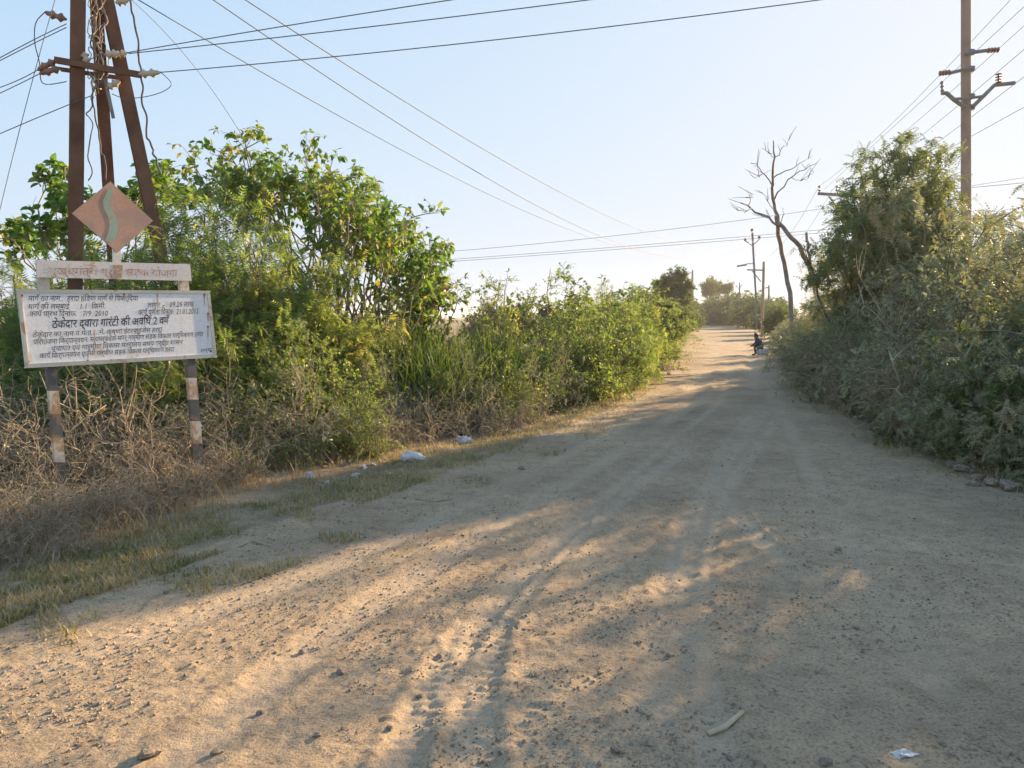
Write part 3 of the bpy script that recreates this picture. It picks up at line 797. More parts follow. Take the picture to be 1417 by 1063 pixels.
gp = thing('electricity_pole', 'rusty steel girder pole with leaning struts and tangled wires behind the signboard', 'utility pole', (0, 0, 0))
Yg = 9.6
gp.location = (float(xat(105, Yg)), Yg, 0.0)
GP0 = np.array(gp.location)
def gadd(nm, g, *m, smooth=False):
    me = g.mesh(nm, *m, smooth=smooth); me.transform(Matrix.Translation(-Vector(GP0))); return obj(nm, me, gp)
tops = [at(110, -190, Yg), at(121, -175, Yg + 0.35), at(118, -140, Yg + 0.2)]
lows = [at(105, 296, Yg), at(150, 256, Yg + 0.5), at(206, 276, Yg + 0.25)]
for nm, a, b, w, h in (('girder', tops[0], lows[0], 0.16, 0.19), ('strut', tops[1], lows[1], 0.135, 0.135), ('strut', tops[2], lows[2], 0.145, 0.14)):
    g = Geo(); beam(g, extend_to_ground(a, b), a, ibeam(w, h, 0.018), (0.86, 0.5, 0)); gadd(nm, g, M_rust)
# cross arm: angle iron held by the girder
ca, cb = at(76, 83, Yg - 0.16), at(196, 104, Yg - 0.02)
g = Geo(); beam(g, ca, cb, [(-.028, -.034), (.028, -.034), (.028, -.026), (-.020, -.026), (-.020, .034), (-.028, .034)], (0, 1, 0)); gadd('cross_arm', g, M_rust)
g = Geo(); beam(g, at(84, 96, Yg - 0.10), at(172, 109, Yg + 0.12), [(-.018, -.022), (.018, -.022), (.018, .022), (-.018, .022)], (0, 1, 0)); gadd('cross_arm', g, M_rust)
g = Geo(); beam(g, at(145, 108, Yg), at(157, 164, Yg + 0.05), [(-.02, -.004), (.02, -.004), (.02, .004), (-.02, .004)], (1, 0.3, 0)); gadd('loose_strap', g, M_iron)
ints = [((92, 27), (62, 17), Yg - .05, M_porc), ((78, 84), (52, 97), Yg - .12, M_porc), ((84, 94), (55, 102), Yg - .1, M_porc), ((145, 76), (166, 74), Yg, M_porcw), ((160, 76), (176, 73), Yg + .1, M_porcw),
        ((192, 103), (222, 100), Yg - .05, M_porcw), ((148, 122), (166, 112), Yg, M_porcw), ((116, 72), (122, 90), Yg - .05, M_porcw), ((160, 4), (178, 0), Yg, M_porcw)]
for (a, b, Y, m) in ints:
    A, B = at(*a, Y), at(*b, Y); l = np.linalg.norm(B - A)
    g = Geo(); lathe(g, A, B - A, [(h / .12 * l, r * min(1.0, l / .16)) for h, r in INS], 9); gadd('insulator', g, m, smooth=True)
# loops of service cable and a dried creeper hanging on the struts
rr = np.random.default_rng(77)
def cable(pix, Y, rad, name, mat, jit=0.0, n=40):
    p = np.array([at(x, y, Y) for x, y in pix]); t = np.linspace(0, 1, len(p)); tt = np.linspace(0, 1, n)
    q = np.stack([np.interp(tt, t, p[:, k]) for k in range(3)], -1)
    for _ in range(8): q[1:-1] = (q[:-2] + q[2:] + 2 * q[1:-1]) / 4
    q[1:-1] += rr.normal(size=(n - 2, 3)) * jit * 1.8
    for _ in range(3): q[1:-1] = (q[:-2] + q[2:] + 2 * q[1:-1]) / 4
    g = Geo(); tube1(g, q, rad, 5); return gadd(name, g, mat, smooth=True)
cable([(62, 17), (48, 30), (47, 60), (56, 88), (55, 120), (92, 113)], Yg - .08, .006, 'jumper_cable', M_wire)
cable([(222, 100), (232, 108), (240, 118), (225, 128), (200, 135), (170, 137), (155, 130)], Yg - .05, .005, 'jumper_cable', M_wire)
cable([(180, 0), (186, 30), (192, 70), (196, 110), (202, 160), (206, 195), (214, 215), (222, 240)], Yg, .013, 'service_cable', M_wire, 0.012, 70)
cable([(131, 0), (128, 60), (131, 100), (128, 150), (140, 200), (146, 250)], Yg + .2, .010, 'service_cable', M_wire, 0.02, 60)
cable([(140, 0), (147, 40), (132, 70), (148, 100), (128, 140), (127, 190), (122, 250)], Yg - .02, .008, 'service_cable', M_wire, 0.03, 60)
for k in range(7):
    x = 128 + rr.random() * 14
    cable([(x, -10), (x + rr.normal() * 6, 40), (x + rr.normal() * 6, 80), (x - 2 + rr.normal() * 5, 110 + rr.random() * 30)], Yg + rr.normal() * .08, .006, 'dried_creeper', M_twig, 0.035, 50)

# ------------------------------------------------------------------ wires: straight in plan, sagging in height
def wire(label, pix, YA, YB, rad=0.007, t0=0.0, t1=1.0, group='overhead wires', n=60):
    (xa, _), (xb, _) = pix[0], pix[-1]
    A = at(*pix[0], YA); B = at(*pix[-1], YB)
    ts, zs = [], []
    for p in pix:
        d = ray(*p); rx = d[0] / d[1]; rz = d[2] / d[1]
        t = (rx * YA - A[0]) / ((B[0] - A[0]) - rx * (YB - YA))
        Y = YA + t * (YB - YA); ts.append(t); zs.append(CAM_H + rz * Y)
    deg = 2 if len(pix) > 2 else 1
    cf = np.polyfit(ts, zs, deg)
    t = np.linspace(t0, t1, n)
    z = np.polyval(cf, t)
    if deg == 2:      # beyond the measured stretch follow the tangent, so the wire never dives
        for side, te in ((t < 0, 0.0), (t > 1, 1.0)):
            s = np.polyval(np.polyder(cf), te)
            z = np.where(side, np.polyval(cf, te) + s * (t - te), z)
    P = np.stack([A[0] + t * (B[0] - A[0]), YA + t * (YB - YA), z], -1)
    g = Geo(); tube1(g, P, rad * 0.68, 5)
    o = obj('overhead_wire', g.mesh('wire', M_wire, smooth=True))
    return tag(o, label, 'wire', group)

lab_cross = 'thick black conductor running from the girder pole high across the dirt road'
g1 = 'conductors crossing the road from the girder pole'
wire(lab_cross, [(176, 73), (300, 52), (450, 27), (625, 0)], Yg + .1, 8.6, .009, 0, 4.0, g1)
wire(lab_cross, [(178, 74), (300, 62), (450, 44), (815, 0)], Yg, 8.6, .009, 0, 4.0, g1)
wire(lab_cross, [(222, 100), (300, 94), (470, 78), (800, 42), (1135, 0)], Yg - .05, 8.6, .009, 0, 4.0, g1)
lab_l = 'slack conductor leaving the girder pole on the side away from the road'
for pix in ([(92, 33), (45, 56), (0, 80)], [(92, 38), (45, 61), (0, 84)], [(52, 97), (25, 111), (0, 121)], [(55, 102), (25, 117), (0, 129)], [(125, 133), (90, 147), (40, 168), (0, 185)]):
    wire(lab_l, pix, Yg - .1, 9.4, .008, 0, 6.0, 'conductors leaving the girder pole')
wire('thin guy wire slanting down beside the girder pole', [(82, -20), (40, 130), (0, 290)], Yg - .4, Yg - .7, .006, -0.3, 1.85, 'single wires')
wire('thin cable dropping from the girder pole into the broad-leaved tree', [(182, 0), (255, 75), (335, 188)], Yg, 12.6, .006, 0, 1.02, 'single wires')
lab_far = 'thin conductor sagging down the road from the girder pole side to the three-pin pole'
g3 = 'conductors sagging towards the three-pin pole'
YT = 58.0
wire(lab_far, [(190, 3), (300, 64), (418, 127), (567, 213), (715, 290), (810, 325), (922, 354), (1031, 331)], Yg + 1.2, YT, .011, 0, 1, g3, 90)
wire(lab_far, [(300, 3), (549, 169), (739, 284), (869, 341), (940, 357), (1042, 320)], Yg + .5, YT, .011, -0.15, 1, g3, 90)
wire(lab_far, [(338, 0), (537, 124), (715, 234), (833, 296), (925, 332), (1053, 329)], Yg + .5, YT, .011, -0.15, 1, g3, 90)
lab_h = 'distant conductor crossing above the far end of the road beyond the dead tree'
g4 = 'distant conductors crossing the road'
for pix in ([(635, 347), (800, 332), (1000, 308), (1150, 287)], [(640, 358), (800, 346), (1000, 330), (1160, 316)], [(640, 361), (850, 345), (1040, 331), (1160, 320)]):
    wire(lab_h, pix, 42, 44, .016, -1.2, 1.8, g4)
lab_r = 'conductor strung past the thick roadside pole down to the next cross arm'
g5 = 'conductors along the thicket side of the road'
YP, YQ = 20.0, 42.0
for pix in ([(1348, 57), (1298, 102), (1261, 144), (1227, 180), (1133, 258)], [(1348, 78), (1304, 110), (1264, 146), (1208, 205), (1140, 262)],
            [(1383, 67), (1348, 98), (1222, 208), (1150, 264)], [(1348, 127), (1323, 149), (1267, 194), (1160, 268)], [(1351, 157), (1286, 205), (1170, 272)], [(1351, 185), (1295, 216), (1180, 280)]):
    wire(lab_r, pix, YP, YQ, .009, -0.42, 1, g5)
wire('low service cable running level from the thick roadside pole through the thicket tops', [(1417, 253), (1351, 259), (1300, 263)], YP, YP + 2, .010, -2, 1, 'single wires')
for a, b in (((1133, 258), (1078, 342)), ((1152, 262), (1092, 350))):
    wire('short conductor falling from the bracketed cross arm towards the dead tree', [a, ((a[0] + b[0]) / 2, (a[1] + b[1]) / 2 + 6), b], YQ, 56, .012, 0, 1.3, 'conductors past the dead tree')

# ------------------------------------------------------------------ thick roadside pole on the thicket side
def pole_local(name, label, px, Y, ztop, r0, r1, mat, group=None, lean=0.0):
    x = float(xat(px, Y)); z = gz(x, Y)
    t = thing(name, label, 'utility pole', (x, Y, z), 0, group)
    g = Geo()
    hs = np.linspace(-0.2, ztop, 10); tube1(g, [(h * lean, 0, h) for h in hs], np.interp(hs, [0, ztop], [r0, r1]), 14)
    obj('shaft', g.mesh('shaft', mat, smooth=True), t)
    return t, np.array([x, Y, z])
tp, tb = pole_local('utility_pole', 'thick pale brown pole rising from the thicket with V-shaped insulator bracket', 1341, YP, 10.6, 0.125, 0.11, M_pole, None, float((at(1341, 0, YP)[0] - at(1341, 300, YP)[0]) / (at(1341, 0, YP)[2] - at(1341, 300, YP)[2])))
def tadd(t, b, nm, g, *m, smooth=False):
    me = g.mesh(nm, *m, smooth=smooth); me.transform(Matrix.Translation(-Vector(b))); return obj(nm, me, t)
def arm(t, b, pix, Y, rad, nm='bracket', mat=M_iron):
    g = Geo(); tube1(g, [at(x, y, Y) for x, y in pix], rad, 6); tadd(t, b, nm, g, mat)
def discs(t, b, a, c, Y, mat, n=4, r=0.07):
    A, B = at(*a, Y), at(*c, Y); l = np.linalg.norm(B - A); prof = [(0, .02)]
    for k in range(n):
        h = l * (k + .3) / n; prof += [(h, .025), (h + l * .1 / n, r), (h + l * .35 / n, r * .9), (h + l * .45 / n, .025)]
    prof += [(l, .015)]
    g = Geo(); lathe(g, A, B - A, prof, 9); tadd(t, b, 'insulator', g, mat, smooth=True)
arm(tp, tb, [(1335, 74), (1350, 72), (1366, 70)], YP - .15, .045); discs(tp, tb, (1366, 70), (1383, 69), YP - .15, M_porc)
arm(tp, tb, [(1346, 94), (1332, 97), (1315, 101)], YP - .15, .045); discs(tp, tb, (1315, 100), (1299, 102), YP - .15, M_porc)
arm(tp, tb, [(1336, 149), (1320, 138), (1310, 129), (1303, 129)], YP - .14, .05)
arm(tp, tb, [(1346, 148), (1362, 132), (1376, 118), (1404, 115)], YP - .14, .05)
arm(tp, tb, [(1322, 137), (1341, 136), (1362, 133)], YP - .17, .035)
discs(tp, tb, (1304, 128), (1303, 112), YP - .14, M_iron, 3, .05); discs(tp, tb, (1382, 116), (1382, 101), YP - .14, M_porc, 4, .08)
for y in (73, 96, 134, 149):
    g = Geo(); c = at(1341, y, YP); tube1(g, [c + [0, 0, -.05], c + [0, 0, .05]], .132, 14); tadd(tp, tb, 'clamp_band', g, M_iron)

t2, b2 = pole_local('utility_pole', 'pole hidden in a green tree with a bracketed cross arm reaching over the road', 1186, YQ, 9.0, .10, .09, M_iron)
g = Geo(); beam(g, at(1132, 268, YQ - .12), at(1192, 272, YQ - .12), [(-.06, -.07), (.06, -.07), (.06, .07), (-.06, .07)], (0, 1, 0)); tadd(t2, b2, 'cross_arm', g, M_iron)
arm(t2, b2, [(1147, 272), (1170, 303), (1186, 320)], YQ - .12, .04, 'brace')
for x in (1134, 1158, 1180): discs(t2, b2, (x, 266), (x, 256), YQ - .12, M_porc, 2, .09)

t3, b3 = pole_local('utility_pole', 'thin dark pole with three pin insulators and a street lamp arm beside the far road', 1046, YT, 0.5, .09, .09, M_iron)
arm(t3, b3, [(1047, 455), (1046, 410), (1043, 360), (1041, 322)], YT, .075, 'mast')
arm(t3, b3, [(1031, 333), (1041, 340), (1052, 330)], YT - .1, .04)
for x, y in ((1031, 331), (1040.5, 318), (1050.5, 328)):
    g = Geo(); lathe(g, at(x, y + 3, YT - .1), (0, 0, 1), [(0, .03), (.08, .10), (.16, .12), (.24, .05)], 8); tadd(t3, b3, 'insulator', g, M_porc)
arm(t3, b3, [(1044, 365), (1036, 365), (1026, 367)], YT - .1, .035, 'lamp_arm')
g = Geo(); beam(g, at(1020, 368.5, YT - .1), at(1033, 366.5, YT - .1), [(-.10, -.06), (.10, -.06), (.06, .06), (-.06, .06)], (0, 1, 0)); tadd(t3, b3, 'lamp_head', g, M_iron)

t4, b4 = pole_local('utility_pole', 'pale pole with a single side cross arm and brace next to the three-pin pole', 1055, 62.0, 5.9, .12, .10, M_pole)
arm(t4, b4, [(1034, 373.5), (1056, 374)], 61.85, .06, 'cross_arm'); arm(t4, b4, [(1041, 375), (1053, 390)], 61.85, .04, 'brace')
t5, b5 = pole_local('utility_pole', 'short far pole showing its tip above the distant hedge', 1022.5, 120.0, 6.8, .13, .10, M_iron)
arm(t5, b5, [(1018, 395), (1022.5, 400), (1027, 394)], 119.8, .06)
t6, b6 = pole_local('utility_pole', 'small post with a side bracket between the pale pole and the dead tree', 1063, 75.0, 4.6, .09, .08, M_iron)
arm(t6, b6, [(1057, 399), (1063, 398)], 74.9, .05)
# lattice mast far away
lx, lY = float(xat(957, 180)), 180.0
lt = thing('lattice_mast', 'slender lattice mast far off beside the dark rounded tree', 'mast', (lx, lY, 0))
H = 12.3
for sx in (-1, 1):
    for sy in (-1, 1):
        g = Geo(); tube1(g, [(sx * .45, sy * .45, 0), (sx * .18, sy * .18, H * .7), (sx * .05, sy * .05, H)], .09, 4); obj('leg', g.mesh('leg', M_iron), lt)
g = Geo()
for k in range(12):
    z0, z1 = H * k / 12, H * (k + 1) / 12
    for s in (-1, 1):
        w0, w1 = np.interp([z0, z1], [0, H * .7, H], [.45, .18, .05])
        tube1(g, [(-w0 * s, w0, z0), (w1 * s, w1, z1)], .05, 3); tube1(g, [(-w0 * s, -w0, z0), (w1 * s, -w1, z1)], .05, 3)
obj('bracing', g.mesh('bracing', M_iron), lt)

# ------------------------------------------------------------------ dead tree
dY = 27.0
dx, dy_ = float(xat(1108, dY)), dY
dead = thing('dead_tree', 'leafless grey dead tree with forked trunk beside the far road', 'tree', (dx, dy_, gz(dx, dy_)))
DB = np.array(dead.location)
def dpoly(pix, r0, r1, nm, n=12, jit=.03, yo=0.0):
    p = np.array([at(x, y, dY + yo + 0.6 * math.sin(i * 1.3 + len(pix))) for i, (x, y) in enumerate(pix)])
    t = np.linspace(0, 1, len(p)); tt = np.linspace(0, 1, n)
    q = np.stack([np.interp(tt, t, p[:, k]) for k in range(3)], -1)
    q[1:-1] += rr.normal(size=(n - 2, 3)) * jit
    g = Geo(); tube1(g, q, np.linspace(r0, r1, n), 7)
    me = g.mesh(nm, M_dead, smooth=True); me.transform(Matrix.Translation(-Vector(DB))); return obj(nm, me, dead)
dpoly([(1142, 500), (1135, 430), (1122, 375), (1108, 342), (1092, 325), (1078, 309)], .105, .065, 'trunk', 14, .03)
dpoly([(1100, 500), (1094, 410), (1086, 370), (1079, 335), (1074, 300)], .09, .065, 'trunk', 12, .02)
dpoly([(1076, 312), (1071, 285), (1068, 262), (1068, 235), (1072, 216), (1070, 195)], .066, .018, 'limb', 14, .04)
BR = [([(1076, 312), (1062, 302), (1045, 293), (1036, 284), (1025, 281)], .085, .03), ([(1040, 288), (1033, 292), (1022, 292)], .03, .015), ([(1036, 284), (1038, 274), (1040, 268)], .025, .01),
      ([(1071, 277), (1084, 258), (1098, 244), (1114, 234), (1128, 227)], .06, .012), ([(1095, 246), (1108, 250), (1118, 247)], .02, .01), ([(1068, 248), (1085, 238), (1102, 230), (1118, 220)], .045, .012),
      ([(1068, 256), (1056, 240), (1048, 230), (1041, 224)], .045, .012), ([(1056, 240), (1050, 244), (1044, 246)], .02, .01), ([(1071, 221), (1080, 210), (1089, 200), (1091, 195)], .035, .01), ([(1071, 219), (1065, 212), (1060, 209)], .025, .01),
      ([(1070, 290), (1062, 278), (1056, 268)], .03, .01), ([(1079, 310), (1084, 296), (1082, 288)], .03, .01), ([(1066, 300), (1060, 290)], .02, .01), ([(1120, 228), (1124, 236), (1126, 238)], .015, .008), ([(1122, 370), (1118, 345), (1116, 322)], .10, .07)]
for pix, a, b in BR: dpoly(pix, a * .5, b * .65, 'branch', 9, .025)
# fine twigs
g = Geo(); P = []
for pix, a, b in BR[:11]:
    for k in range(4):
        i = rr.integers(1, len(pix)); s = at(pix[i][0], pix[i][1], dY + 0.6 * math.sin(i * 1.3 + len(pix)))
        d = norm(s - (DB + [-.6, 0, 4.2])) + rr.normal(size=3) * .6; l = .2 + .4 * rr.random()
        P.append([s, s + norm(d) * l * .5 + rr.normal(size=3) * .02, s + norm(d) * l])
add_tubes(g, np.array(P), np.tile([.012, .009, .006], (len(P), 1)), 3)
me = g.mesh('twigs', M_dead); me.transform(Matrix.Translation(-Vector(DB))); tag(obj('twigs', me, dead), kind='stuff')

# ------------------------------------------------------------------ trees with their own silhouettes
def tips_from_px(pix, Y, spread, base, rep=2, jit=10):
    r = np.random.default_rng(int(base[0] * 100) % 997 + len(pix)); out = []
    for x, y in pix:
        for k in range(rep):
            out.append(at(x + r.normal() * jit, y + abs(r.normal()) * jit, Y + r.normal() * spread) - base)
    return np.array(out)
# broad-leaved tree beyond the sign
bY = 13.0; bx = float(xat(488, bY)); base = np.array([bx, bY, gz(bx, bY)])
pix = [(262, 222), (300, 212), (332, 200), (362, 188), (398, 208), (432, 204), (458, 228), (486, 226), (520, 258), (540, 276), (570, 296), (598, 324), (606, 348), (606, 380), (590, 366), (566, 330), (530, 298),
       (384, 240), (330, 246), (296, 240), (580, 398), (440, 250), (596, 402), (548, 310), (520, 345), (505, 272), (516, 288), (532, 322), (494, 300), (450, 320), (480, 255), (410, 230), (350, 225), (320, 260)]
st, cr = make_plant('broadleaf', 301, tips=tips_from_px(pix, bY, 0.9, base), n_side=6, n_twig=5, n_leaf=5, leaf='oval', size=0.115, droop=0.05, arch=0.05, side_len=0.36, twig_len=0.2,
                    r_main=0.026, side_t=(0.74, 1.0), leaf_mat_=M_broad, bark=M_palebark, hang=0.6, leaf_t=(0.3, 1.0), base_r=0.35)
plant('broadleaf_tree', 'many-stemmed tree with large drooping leaves and sky between its pale stems', 'tree', None, bx, bY, (st, cr), rz=0.0, names=('trunk', 'crown'))
# second one, its leaves showing either side of the girder pole
cY = 14.0; cx_ = float(xat(120, cY)); base = np.array([cx_, cY, gz(cx_, cY)])
pix = [(62, 224), (88, 226), (80, 272), (95, 290), (140, 262), (8, 306), (45, 304), (75, 314), (180, 268), (222, 226), (244, 222), (205, 262), (262, 245), (30, 318), (232, 258)]
st, cr = make_plant('bigleaf', 302, tips=tips_from_px(pix, cY, 0.7, base, 2, 8), n_side=4, n_twig=3, n_leaf=8, leaf='wide', size=0.15, droop=0.05, arch=0.05, side_len=0.26, twig_len=0.2,
                    r_main=0.028, side_t=(0.8, 1.0), leaf_mat_=M_broad, bark=M_palebark, hang=0.2, leaf_t=(0.3, 1.0), base_r=0.3)
plant('broadleaf_tree', 'tree with rounded bright leaves rising behind the girder pole', 'tree', None, cx_, cY, (st, cr), rz=0.0, names=('trunk', 'crown'))
# tree standing out of the thicket opposite the sign
eY = 16.5; ex = float(xat(1245, eY)); base = np.array([ex, eY, gz(ex, eY)])
pix = [(1168, 300), (1176, 262), (1186, 236), (1205, 216), (1230, 206), (1252, 204), (1275, 212), (1300, 228), (1322, 240), (1190, 290), (1215, 262), (1245, 240), (1280, 256), (1310, 280), (1150, 330), (1170, 320),
       (1210, 310), (1250, 290), (1290, 310), (1325, 300), (1230, 330), (1270, 340), (1180, 345), (1140, 350), (1350, 310), (1300, 340)]
st, cr = make_plant('thickettree', 303, tips=tips_from_px(pix, eY, 0.9, base, 2, 8), n_side=9, n_twig=6, n_leaf=8, leaf='bigfrond', size=0.15, droop=0.1, arch=0.06, side_len=0.5, twig_len=0.26,
                    r_main=0.034, side_t=(0.4, 1.0), leaf_mat_=M_crown, bark=M_bark, hang=0.4, base_r=0.3)
plant('thorn_tree', 'tall airy feather-leaved tree standing out of the thicket beside the thick pole', 'tree', None, ex, eY, (st, cr), rz=0.0, names=('trunk', 'crown'))

# ------------------------------------------------------------------ bushes
def put(kind, px, Y, h, name, label, cat, group, h0, wide=1.0, xoff=0.0, clear=0.72):
    x = float(xat(px, Y)) + xoff; s = h / h0
    me = kind[int(RNG.integers(len(kind)))]
    w = s * wide * (0.92 + 0.16 * RNG.random())
    hw = {id(FE): 1.35, id(DU): 1.45, id(SH): .95, id(DL): 1.25, id(SF): 1.0, id(DT): .9, id(DG): .75, id(FT): 2.4}[id(kind)] * w
    if clear is None: pass
    elif x > (x_left(Y) + x_right(Y)) / 2: x = max(x, float(x_right(Y)) + hw * clear)
    else: x = min(x, float(x_left(Y)) - hw * clear)
    return plant(name, label, cat, group, x, Y, me, w, s)
HF, HD, HS, HT, HG = 2.75, 2.7, 2.0, 1.35, 1.25

lab = 'feathery green thorn bush in the thicket right behind the signboard'
for px, Y, h in ((20, 9.3, 2.1), (-80, 9.8, 2.3), (95, 9.6, 2.45), (70, 11.3, 2.8), (175, 9.9, 2.9), (150, 11.6, 3.1), (240, 10.2, 3.1), (250, 11.4, 3.6), (318, 10.2, 2.95), (345, 11.3, 3.3), (392, 10.6, 2.7), (428, 11.2, 2.45), (465, 12.2, 2.3), (290, 9.3, 2.0), (220, 8.8, 1.8), (360, 9.5, 1.7), (130, 8.6, 1.6), (50, 8.3, 1.4), (440, 10.2, 1.5), (-170, 9.0, 2.2), (-60, 12.2, 2.7)):
    if h >= 2.8: lab = 'tall feathery green thorn bush beside the girder pole behind the signboard'
    elif h < 1.9: lab = 'low feathery green bush between the bare thorn bushes and the girder pole'
    elif px < 30: lab = 'feathery green bush on the far side of the girder pole from the road'
    else: lab = 'mid-height feathery green thorn bush right behind the signboard'
    put(FE, px, Y, h, 'feathery_bush', lab, 'bush', 'feathery bushes behind the signboard', HF)
lab = 'bare tan thorn bush tangled around the foot of the signboard'
for px, Y, h in ((-60, 6.6, 1.1), (20, 6.9, 1.15), (30, 6.35, .8), (110, 7.2, 1.15), (150, 6.9, .75), (190, 7.5, 1.1), (235, 7.9, 1.0), (300, 8.1, 1.0), (-120, 7.2, 1.3), (70, 7.9, 1.3), (350, 8.5, .95), (160, 8.1, 1.3), (-30, 7.8, 1.4), (-160, 6.2, .9), (-110, 5.75, .75), (45, 6.1, .42), (125, 6.4, .45), (10, 5.8, .5), (-45, 5.5, .7), (35, 5.5, .62), (100, 5.8, .58), (165, 6.2, .58), (-100, 5.25, .7), (60, 5.2, .48), (130, 5.9, .5), (-10, 5.1, .5), (215, 6.6, .58), (262, 6.95, .55), (245, 7.2, .55), (300, 7.35, .55), (205, 7.0, .7), (330, 7.6, .6)):
    lab = 'tall bare tan thorn bush standing behind the signboard posts' if Y > 7.4 else ('knee-high tangle of bare twigs at the grass edge before the signboard' if h < .6 else 'low bare tan thorn bush tangled around the foot of the signboard')
    put(DT, px, Y, h, 'thorn_bush', lab, 'bush', 'dry thorn bushes at the signboard', HT)
lab = 'half-dry dusty bush between the signboard and the reeds'
for px, Y, h in ((262, 7.9, .9), (330, 8.0, .9), (385, 8.5, 1.05), (425, 8.7, 1.2), (470, 8.9, 1.1), (505, 9.2, .85), (410, 9.3, 1.4), (455, 9.7, 1.5)):
    kd, h0 = ((DG, HG), (SF, HS))[int(px / 10) % 2]
    put(kd, px, Y, h, 'half_dry_bush', lab, 'bush', 'half-dry bushes before the reeds', h0)
lab = 'low grey withered bush at the foot of the reeds'
for px, Y, h in ((545, 9.7, .6), (585, 10.1, .75), (630, 10.6, .8), (672, 10.9, .8), (712, 11.3, .65), (520, 9.5, .55)):
    put(DT, px, Y, h, 'withered_bush', lab, 'bush', 'withered bushes at the foot of the reeds', HT)
lab = 'clump of tall green reeds standing between leafy shrubs'
for px, Y in ((530, 11.6), (555, 11.4), (575, 12.0), (600, 11.7), (622, 12.4), (648, 12.2), (662, 12.8), (610, 13.2), (690, 13.0), (588, 11.1)):
    plant('reed_clump', lab, 'reeds', 'reed clumps', float(xat(px, Y)), Y, (RD[int(RNG.integers(3))],), 1.0 + .25 * RNG.random(), .68 + .28 * RNG.random(), names=('blades',))
lab = 'leafy green shrub in the thicket between the reeds and the bend of the road'
for px, Y, h in ((470, 11.4, 2.0), (500, 12.4, 2.15), (540, 13.8, 2.3), (580, 14.2, 2.25), (610, 14.0, 2.15), (440, 12.0, 2.3), (650, 11.2, 1.05), (695, 11.8, 1.1), (735, 12.0, 1.0), (680, 13.6, 1.75), (720, 13.2, 1.6), (735, 14.6, 2.0), (770, 13.4, 1.35), (790, 14.6, 1.75), (775, 15.6, 2.0), (820, 15.0, 1.5), (812, 16.4, 1.95), (840, 15.8, 1.2), (850, 17.2, 1.8), (700, 15.2, 1.9), (655, 14.4, 1.85), (760, 12.9, .9), (800, 13.9, .95), (565, 10.4, .8), (610, 10.8, .95), (535, 10.4, 1.0), (520, 11.0, 1.35), (500, 10.4, 1.2), (590, 11.5, 1.1), (635, 11.4, 1.2), (670, 12.2, 1.3)):
    if px < 625 and h > 1.9: lab = 'tall leafy green shrub under the many-stemmed tree behind the reeds'
    elif px < 680 and Y < 12: lab = 'small leafy shrub pushing up in front of the reeds'
    elif h < 1.4: lab = 'low leafy green shrub at the road edge past the reeds'
    else: lab = 'leafy green shrub in the thicket between the reeds and the narrowing road'
    kd = (SH, SF, SH, SF, DG)[int(px * 3 + Y * 10) % 5] if h > 1.0 else (SH, DG)[int(px) % 2]
    put(kd, px, Y, h * (0.88 + 0.3 * RNG.random()), 'leafy_shrub', lab, 'shrub', 'leafy shrubs beyond the reeds', HG if kd is DG else HS, 1.05 if kd is not DG else .8)
lab = 'rounded green thorn bush where the road narrows beyond the leafy shrubs'
for px, Y, h in ((872, 19.0, 2.3), (850, 20.5, 2.5), (885, 22.0, 2.6), (862, 23.5, 2.7), (905, 25.0, 2.3), (890, 27.5, 2.6), (918, 30, 2.4), (900, 34, 2.6), (928, 36, 2.4), (915, 42, 2.8), (940, 45, 2.4), (926, 52, 2.8), (948, 58, 2.6), (880, 17.8, 1.5), (905, 20.8, 1.1), (922, 26, 1.2), (835, 18.6, 2.1), (820, 21, 2.3)):
    kd = (FE, SF, FT)[int(px) % 3] if Y > 26 else (FE, SF)[int(px) % 2]
    put(kd, px, Y, h, 'thorn_bush', lab, 'bush', 'bushes where the road narrows', {id(FE): HF, id(SF): HS, id(FT): 5.0}[id(kd)], 1.1)
lab = 'distant green bush lining the far end of the road'
for px, Y, h in ((950, 72, 3.2), (938, 82, 3.4), (958, 92, 3.2), (952, 110, 3.6), (962, 135, 4.0), (978, 150, 4.8), (990, 142, 5.0), (1000, 150, 5.4), (1010, 138, 5.6), (1020, 150, 5.8), (1028, 130, 5.4), (1038, 120, 5.0), (1048, 108, 4.6), (1056, 105, 4.0), (1064, 84, 3.2), (1072, 70, 2.8), (1082, 58, 2.4),
                 (972, 230, 5.6), (1040, 215, 6.4), (955, 210, 5.4), (1062, 190, 5.6), (1078, 120, 4.4), (1005, 152, 4.0), (1020, 146, 4.2), (992, 148, 3.8)):
    put(FT, px, Y, h, 'distant_bush', lab, 'bush', 'bushes at the far end of the road', 4.9, 1.25, clear=None if Y > 107 else 0.6)
plant('rounded_tree', 'dark rounded tree above the hedge at the far left of the road end', 'tree', None, float(xat(931, 66)), 66, FR, .95, 1.0, names=('trunk', 'crown'))['label'] = 'dark rounded tree above the far bushes beside the lattice mast'
plant('umbrella_tree', 'flat-topped umbrella tree above the far end of the road', 'tree', None, float(xat(990, 170)), 170, FU, 1.25, 1.68, names=('trunk', 'crown'))
for px, Y, h in ((880, 60, 3.4), (840, 55, 3.0), (800, 50, 2.8), (760, 48, 2.6), (720, 45, 2.6), (680, 46, 2.6)):
    put(FT, px, Y, h, 'distant_tree', 'small dark tree glimpsed behind the roadside shrubs', 'tree', 'trees behind the roadside shrubs', 5.0, 1.1)

